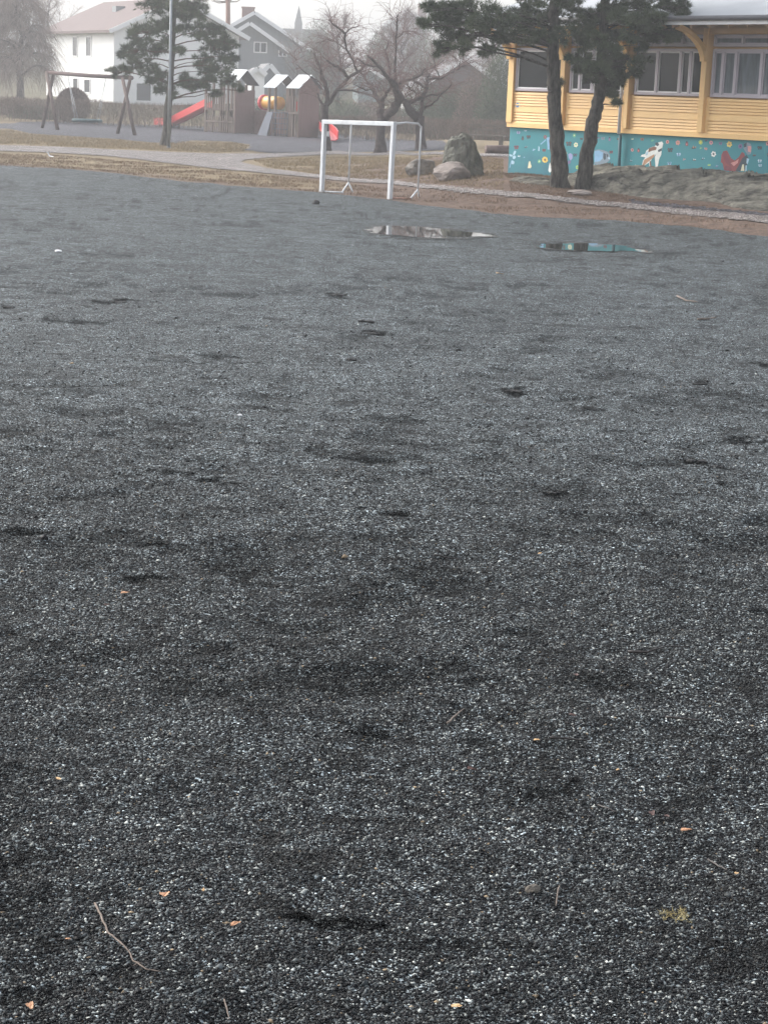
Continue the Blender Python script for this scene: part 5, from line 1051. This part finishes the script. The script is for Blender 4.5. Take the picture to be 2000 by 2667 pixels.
# ------------------------------------------------------------------ small things on the pitch
def PG(px, py):
    z = 0.0
    for _ in range(12): p = P(px, py, z); z = float(gravel_h(np.array([p[0]]), np.array([p[1]]))[0][0])
    return P(px, py, z)
M_tw1 = mat('pale_dry_twig', (.17, .14, .12), .8, .25, 30, spec=.2); M_tw2 = mat('dark_wet_twig', (.022, .017, .015), .5, .3, 30)
M_lf1 = mat('tan_dead_leaf', (.46, .25, .14), .7, .25, 40); M_lf2 = mat('dark_wet_leaf', (.075, .032, .025), .5, .3, 40); M_lf3 = mat('pale_chip', (.62, .42, .22), .6, .2, 40)
M_clod = mat('wet_black_clod', (.010, .010, .011), .7, .3, 30, bump=.6, bscale=60)
def twig(px, r, label, mt, side=0):
    p = [PG(*q) for q in px]; c = p[0].copy(); mb = MB(); n = len(p); lift = np.array([0, 0, .0065 + r])
    q, rr = [], []
    for i in range(n - 1):
        for j in range(3): t = j / 3; q.append(p[i] * (1 - t) + p[i + 1] * t + lift + RNG.normal(0, r * .25, 3)); rr.append(r * (1 - .6 * (i + t) / n) * random.uniform(.85, 1.25))
    q.append(p[-1] + lift); rr.append(r * .35); mb.tube(q, rr, 7)
    for k in range(side): i = random.randrange(2, len(q) - 1); d = (q[i] - q[i - 1]); d /= np.linalg.norm(d); v = d * .6 + np.array([d[1], -d[0], 0]) * random.choice((-1, 1)) * .7; mb.tube([q[i], q[i] + v * .02, q[i] + v * .035 + np.array([0, 0, .004])], [r * .5, r * .35, r * .2], 5)
    mb.recentre(c); o = mb.build('twig', mt); o.location = c; return tag(o, label, 'twig')
def leaf(px, py, L_, label, mt, shape='leaf', seed=0):
    rnd = random.Random(px * 7 + py); c = PG(px, py); mb = MB(); n = 12; V = []
    a0 = rnd.uniform(0, 6.28); cx = 6
    for ring in (1.0, .55):
        for k in range(n):
            t = 2 * math.pi * k / n; rr = L_ / 2 * ring * (1 + (.28 * math.cos(3 * t + a0) if shape == 'leaf' else .1 * math.cos(5 * t)) * ring) * (1 + rnd.uniform(-.08, .08)); x, y = rr * math.cos(t), rr * .62 * math.sin(t); xr = x * math.cos(a0) - y * math.sin(a0); yr = x * math.sin(a0) + y * math.cos(a0)
            V.append((xr, yr, .010 + abs(y) * .35 + x * .12 + rnd.uniform(0, .002)))
    V.append((0, 0, .011)); fs = [(k, (k + 1) % n, n + (k + 1) % n, n + k) for k in range(n)] + [(n + k, n + (k + 1) % n, 2 * n) for k in range(n)]
    mb.add(V, fs); mb.tube([(-L_ * .5 * math.cos(a0), -L_ * .5 * math.sin(a0), .010), (L_ * .45 * math.cos(a0), L_ * .45 * math.sin(a0), .014)], .0009, 4)
    o = mb.build('leaf', mt); o.location = c; sm = o.modifiers.new('thickness', 'SOLIDIFY'); sm.thickness = .0008; return tag(o, label, 'leaf')
def stone(px, py, rad, label, mt, seed, name='stone', cat='stone'):
    c = PG(px, py); mb = MB(); rock_mesh(mb, (0, 0, rad[2] * .6), rad, seed, sub=2, rough=.5); o = mb.build(name, mt); o.location = c; return tag(o, label, cat)
twig([(248, 2361), (263, 2393), (280, 2436), (299, 2451), (337, 2487), (347, 2511), (381, 2533), (419, 2540)], .0028, 'longest pale curved twig lying on the gravel at the lower left', M_tw1, 2)
twig([(1165, 1891), (1185, 1872), (1208, 1853)], .004, 'short straight pale tan twig slanting up to the right near the middle', M_tw1)
twig([(1732, 1875), (1780, 1879), (1830, 1886)], .0045, 'straight black twig above the dead leaves at the right', M_tw2)
twig([(1634, 1704), (1686, 1705), (1715, 1695), (1740, 1689), (1794, 1692)], .0045, 'long wavy black twig farther up at the right', M_tw2)
twig([(1431, 1929), (1470, 1930), (1500, 1934), (1529, 1938)], .004, 'rough dark brown twig just right of the small tan chip', M_tw2)
twig([(1841, 2248), (1870, 2264), (1894, 2277)], .0035, 'dark twig slanting down to the right near the right edge', M_tw2)
twig([(1455, 2316), (1450, 2342), (1446, 2368)], .0022, 'thin brown stalk beside the angular grey brown stone', M_tw1)
twig([(1556, 2103), (1580, 2113), (1605, 2124)], .003, 'small black twig slanting down in the lower right', M_tw2)
twig([(584, 2612), (592, 2640), (598, 2664)], .002, 'thin pale stalk at the bottom edge', M_tw1)
twig([(1763, 775), (1785, 786), (1816, 790)], .010, 'pale bent twig far up the pitch at the right', M_tw1)
twig([(1816, 836), (1845, 834), (1865, 831)], .010, 'short pale twig farther down than the bent one at the right', M_tw1)
twig([(1130, 1450), (1160, 1457), (1200, 1462)], .004, 'faint dark straight twig in the middle of the pitch', M_tw2)
for px, py, L_, lb, mt, sh_ in [(430, 2340, .036, 'tan dead leaf above the long curved twig', M_lf1, 'leaf'), (80, 2631, .026, 'tan folded leaf in the bottom left corner', M_lf1, 'leaf'), (612, 2417, .026, 'reddish brown leaf right of the long curved twig', M_lf1, 'leaf'), (1784, 2171, .03, 'pale tan leaf above the yellow moss tuft', M_lf1, 'leaf'), (1188, 2632, .024, 'cream coloured leaf at the bottom edge', M_lf3, 'chip'),
        (1396, 1935, .020, 'small tan oval chip right of the middle', M_lf3, 'chip'), (1607, 2013, .012, 'tiny tan chip left of the right edge twigs', M_lf3, 'chip'), (1916, 2284, .018, 'tan chip at the end of the dark slanting twig', M_lf3, 'chip'), (1227, 2012, .03, 'dark red brown wet leaf near the middle', M_lf2, 'leaf'), (1697, 2127, .026, 'dark red leaf, left of the pair above the pale tan leaf', M_lf2, 'leaf'),
        (1735, 2134, .02, 'smaller dark red leaf, right of the pair above the pale tan leaf', M_lf2, 'leaf'), (1499, 1765, .03, 'dark brown leaf below the long wavy black twig', M_lf2, 'leaf'), (1489, 1870, .024, 'red brown leaf above the rough dark twig', M_lf2, 'leaf'), (153, 2037, .018, 'small tan chip at the left edge', M_lf3, 'chip'), (325, 1551, .035, 'pinkish leaf far left in the middle distance', M_lf1, 'leaf'),
        (1405, 1447, .02, 'small cream chip right of centre, halfway up the pitch', M_lf3, 'chip'), (1300, 715, .10, 'pale leaf below the gap between the two puddles', M_lf3, 'leaf'), (530, 2328, .012, 'tiny tan chip right of the tan leaf in the lower left', M_lf3, 'chip'), (178, 2456, .014, 'small orange chip left of the long curved twig', M_lf1, 'chip'), (280, 1583, .03, 'dark brown leaf at the far left below the pinkish leaf', M_lf2, 'leaf')]:
    leaf(px, py, L_, lb, mt, sh_)
stone(1386, 2325, (.024, .019, .015), 'angular grey brown stone lying on the gravel at the lower right', mat('grey_brown_stone', (.13, .115, .095), .8, .25, 40, bump=.4, bscale=80), 41)
stone(624, 1083, (.022, .018, .008), 'flat white pebble left of the middle', M_whitep, 42, 'pebble', 'pebble')
stone(152, 657, (.06, .04, .02), 'small white scrap far up the pitch at the left', M_whitep, 43, 'litter', 'litter')
stone(823, 532, (.085, .07, .055), 'dark lump with a pale top in front of the goal', M_clod, 44, 'clod', 'clod')
for k, (px, py, w, lb) in enumerate([(910, 938, .07, 'black wet clod above the middle of the pitch'), (974, 871, .10, 'wide black clod right of the black wet clod'), (952, 838, .09, 'flat black clod farthest up the middle'), (1336, 1021, .07, 'black clod right of the middle of the pitch'), (1820, 1002, .06, 'small black clod near the right edge'), (1815, 1203, .06, 'black clod, left one of two near the right edge'), (1868, 1218, .055, 'black clod, right one of two near the right edge'), (1447, 1287, .05, 'black clod below the small cream chip'), (24, 802, .07, 'black clod at the far left edge'), (310, 788, .12, 'flat black clump far up the pitch at the left'), (880, 770, .13, 'flat black clump straight below the goal')]):
    c = PG(px, py); mb = MB(); rnd = random.Random(k)
    for j in range(7):
        a = rnd.uniform(.25, .5); rock_mesh(mb, (rnd.uniform(-.6, .6) * w, rnd.uniform(-.35, .35) * w, .004), (w * a * rnd.uniform(.7, 1.3), w * a * .6, .005 + w * a * rnd.uniform(.12, .3)), 50 + k * 9 + j, sub=2, rough=1.1)
    o = mb.build('clod', M_clod); o.location = c; tag(o, lb, 'clod')
# moss tuft
c = PG(1760, 2390); hubs = [np.array([random.gauss(-.018 if k % 2 else .020, .010), random.gauss(0, .016), .006]) for k in range(34)]; mo = np.array([c + hubs[k % 34] + np.array([random.gauss(0, .003), random.gauss(0, .003), 0]) for k in range(420)]); mo = mo[:190]
root = empty('moss_tuft', tuple(c), 0, 'tuft of yellow and pale moss on the dark gravel at the lower right', 'moss')
blades('stalks', mo, RNG.normal(0, .8, (190, 3)) + np.array([0, 0, .8]), RNG.uniform(.008, .022, 190), .0016, mat('yellow_moss', (.42, .30, .10), .8, .3, 60, col2=(.5, .45, .25)), root)
# white litter on the strip
c = PT(131, 411); mb = MB(); mb.add([(-.10, 0, .16), (-.07, 0, .18), (.0, .02, .06), (.10, .02, .03), (.11, -.05, .02), (-.01, -.05, .03)], [(0, 1, 2, 5), (2, 3, 4, 5)]); o = mb.build('litter', M_whitep); o.location = c; sm = o.modifiers.new('thickness', 'SOLIDIFY'); sm.thickness = .01; tag(o, 'crumpled white paper scrap on the grass strip at the left', 'litter')

# ------------------------------------------------------------------ haze
M_h = bpy.data.materials.new('thin_mist'); M_h.use_nodes = True; nt = M_h.node_tree; nt.nodes.clear()
pv = nt.nodes.new('ShaderNodeVolumePrincipled'); pv.inputs['Color'].default_value = (0.80, 0.815, 0.83, 1); pv.inputs['Density'].default_value = HAZE_DENSITY; pv.inputs['Anisotropy'].default_value = 0.3
mo_ = nt.nodes.new('ShaderNodeOutputMaterial'); nt.links.new(pv.outputs[0], mo_.inputs['Volume'])
mb = MB(); mb.box(-405, 405, -42, 785, -1.5, 24); o = mb.build('haze', M_h); tag(o, 'thin pale mist filling the air', 'mist', kind='stuff')
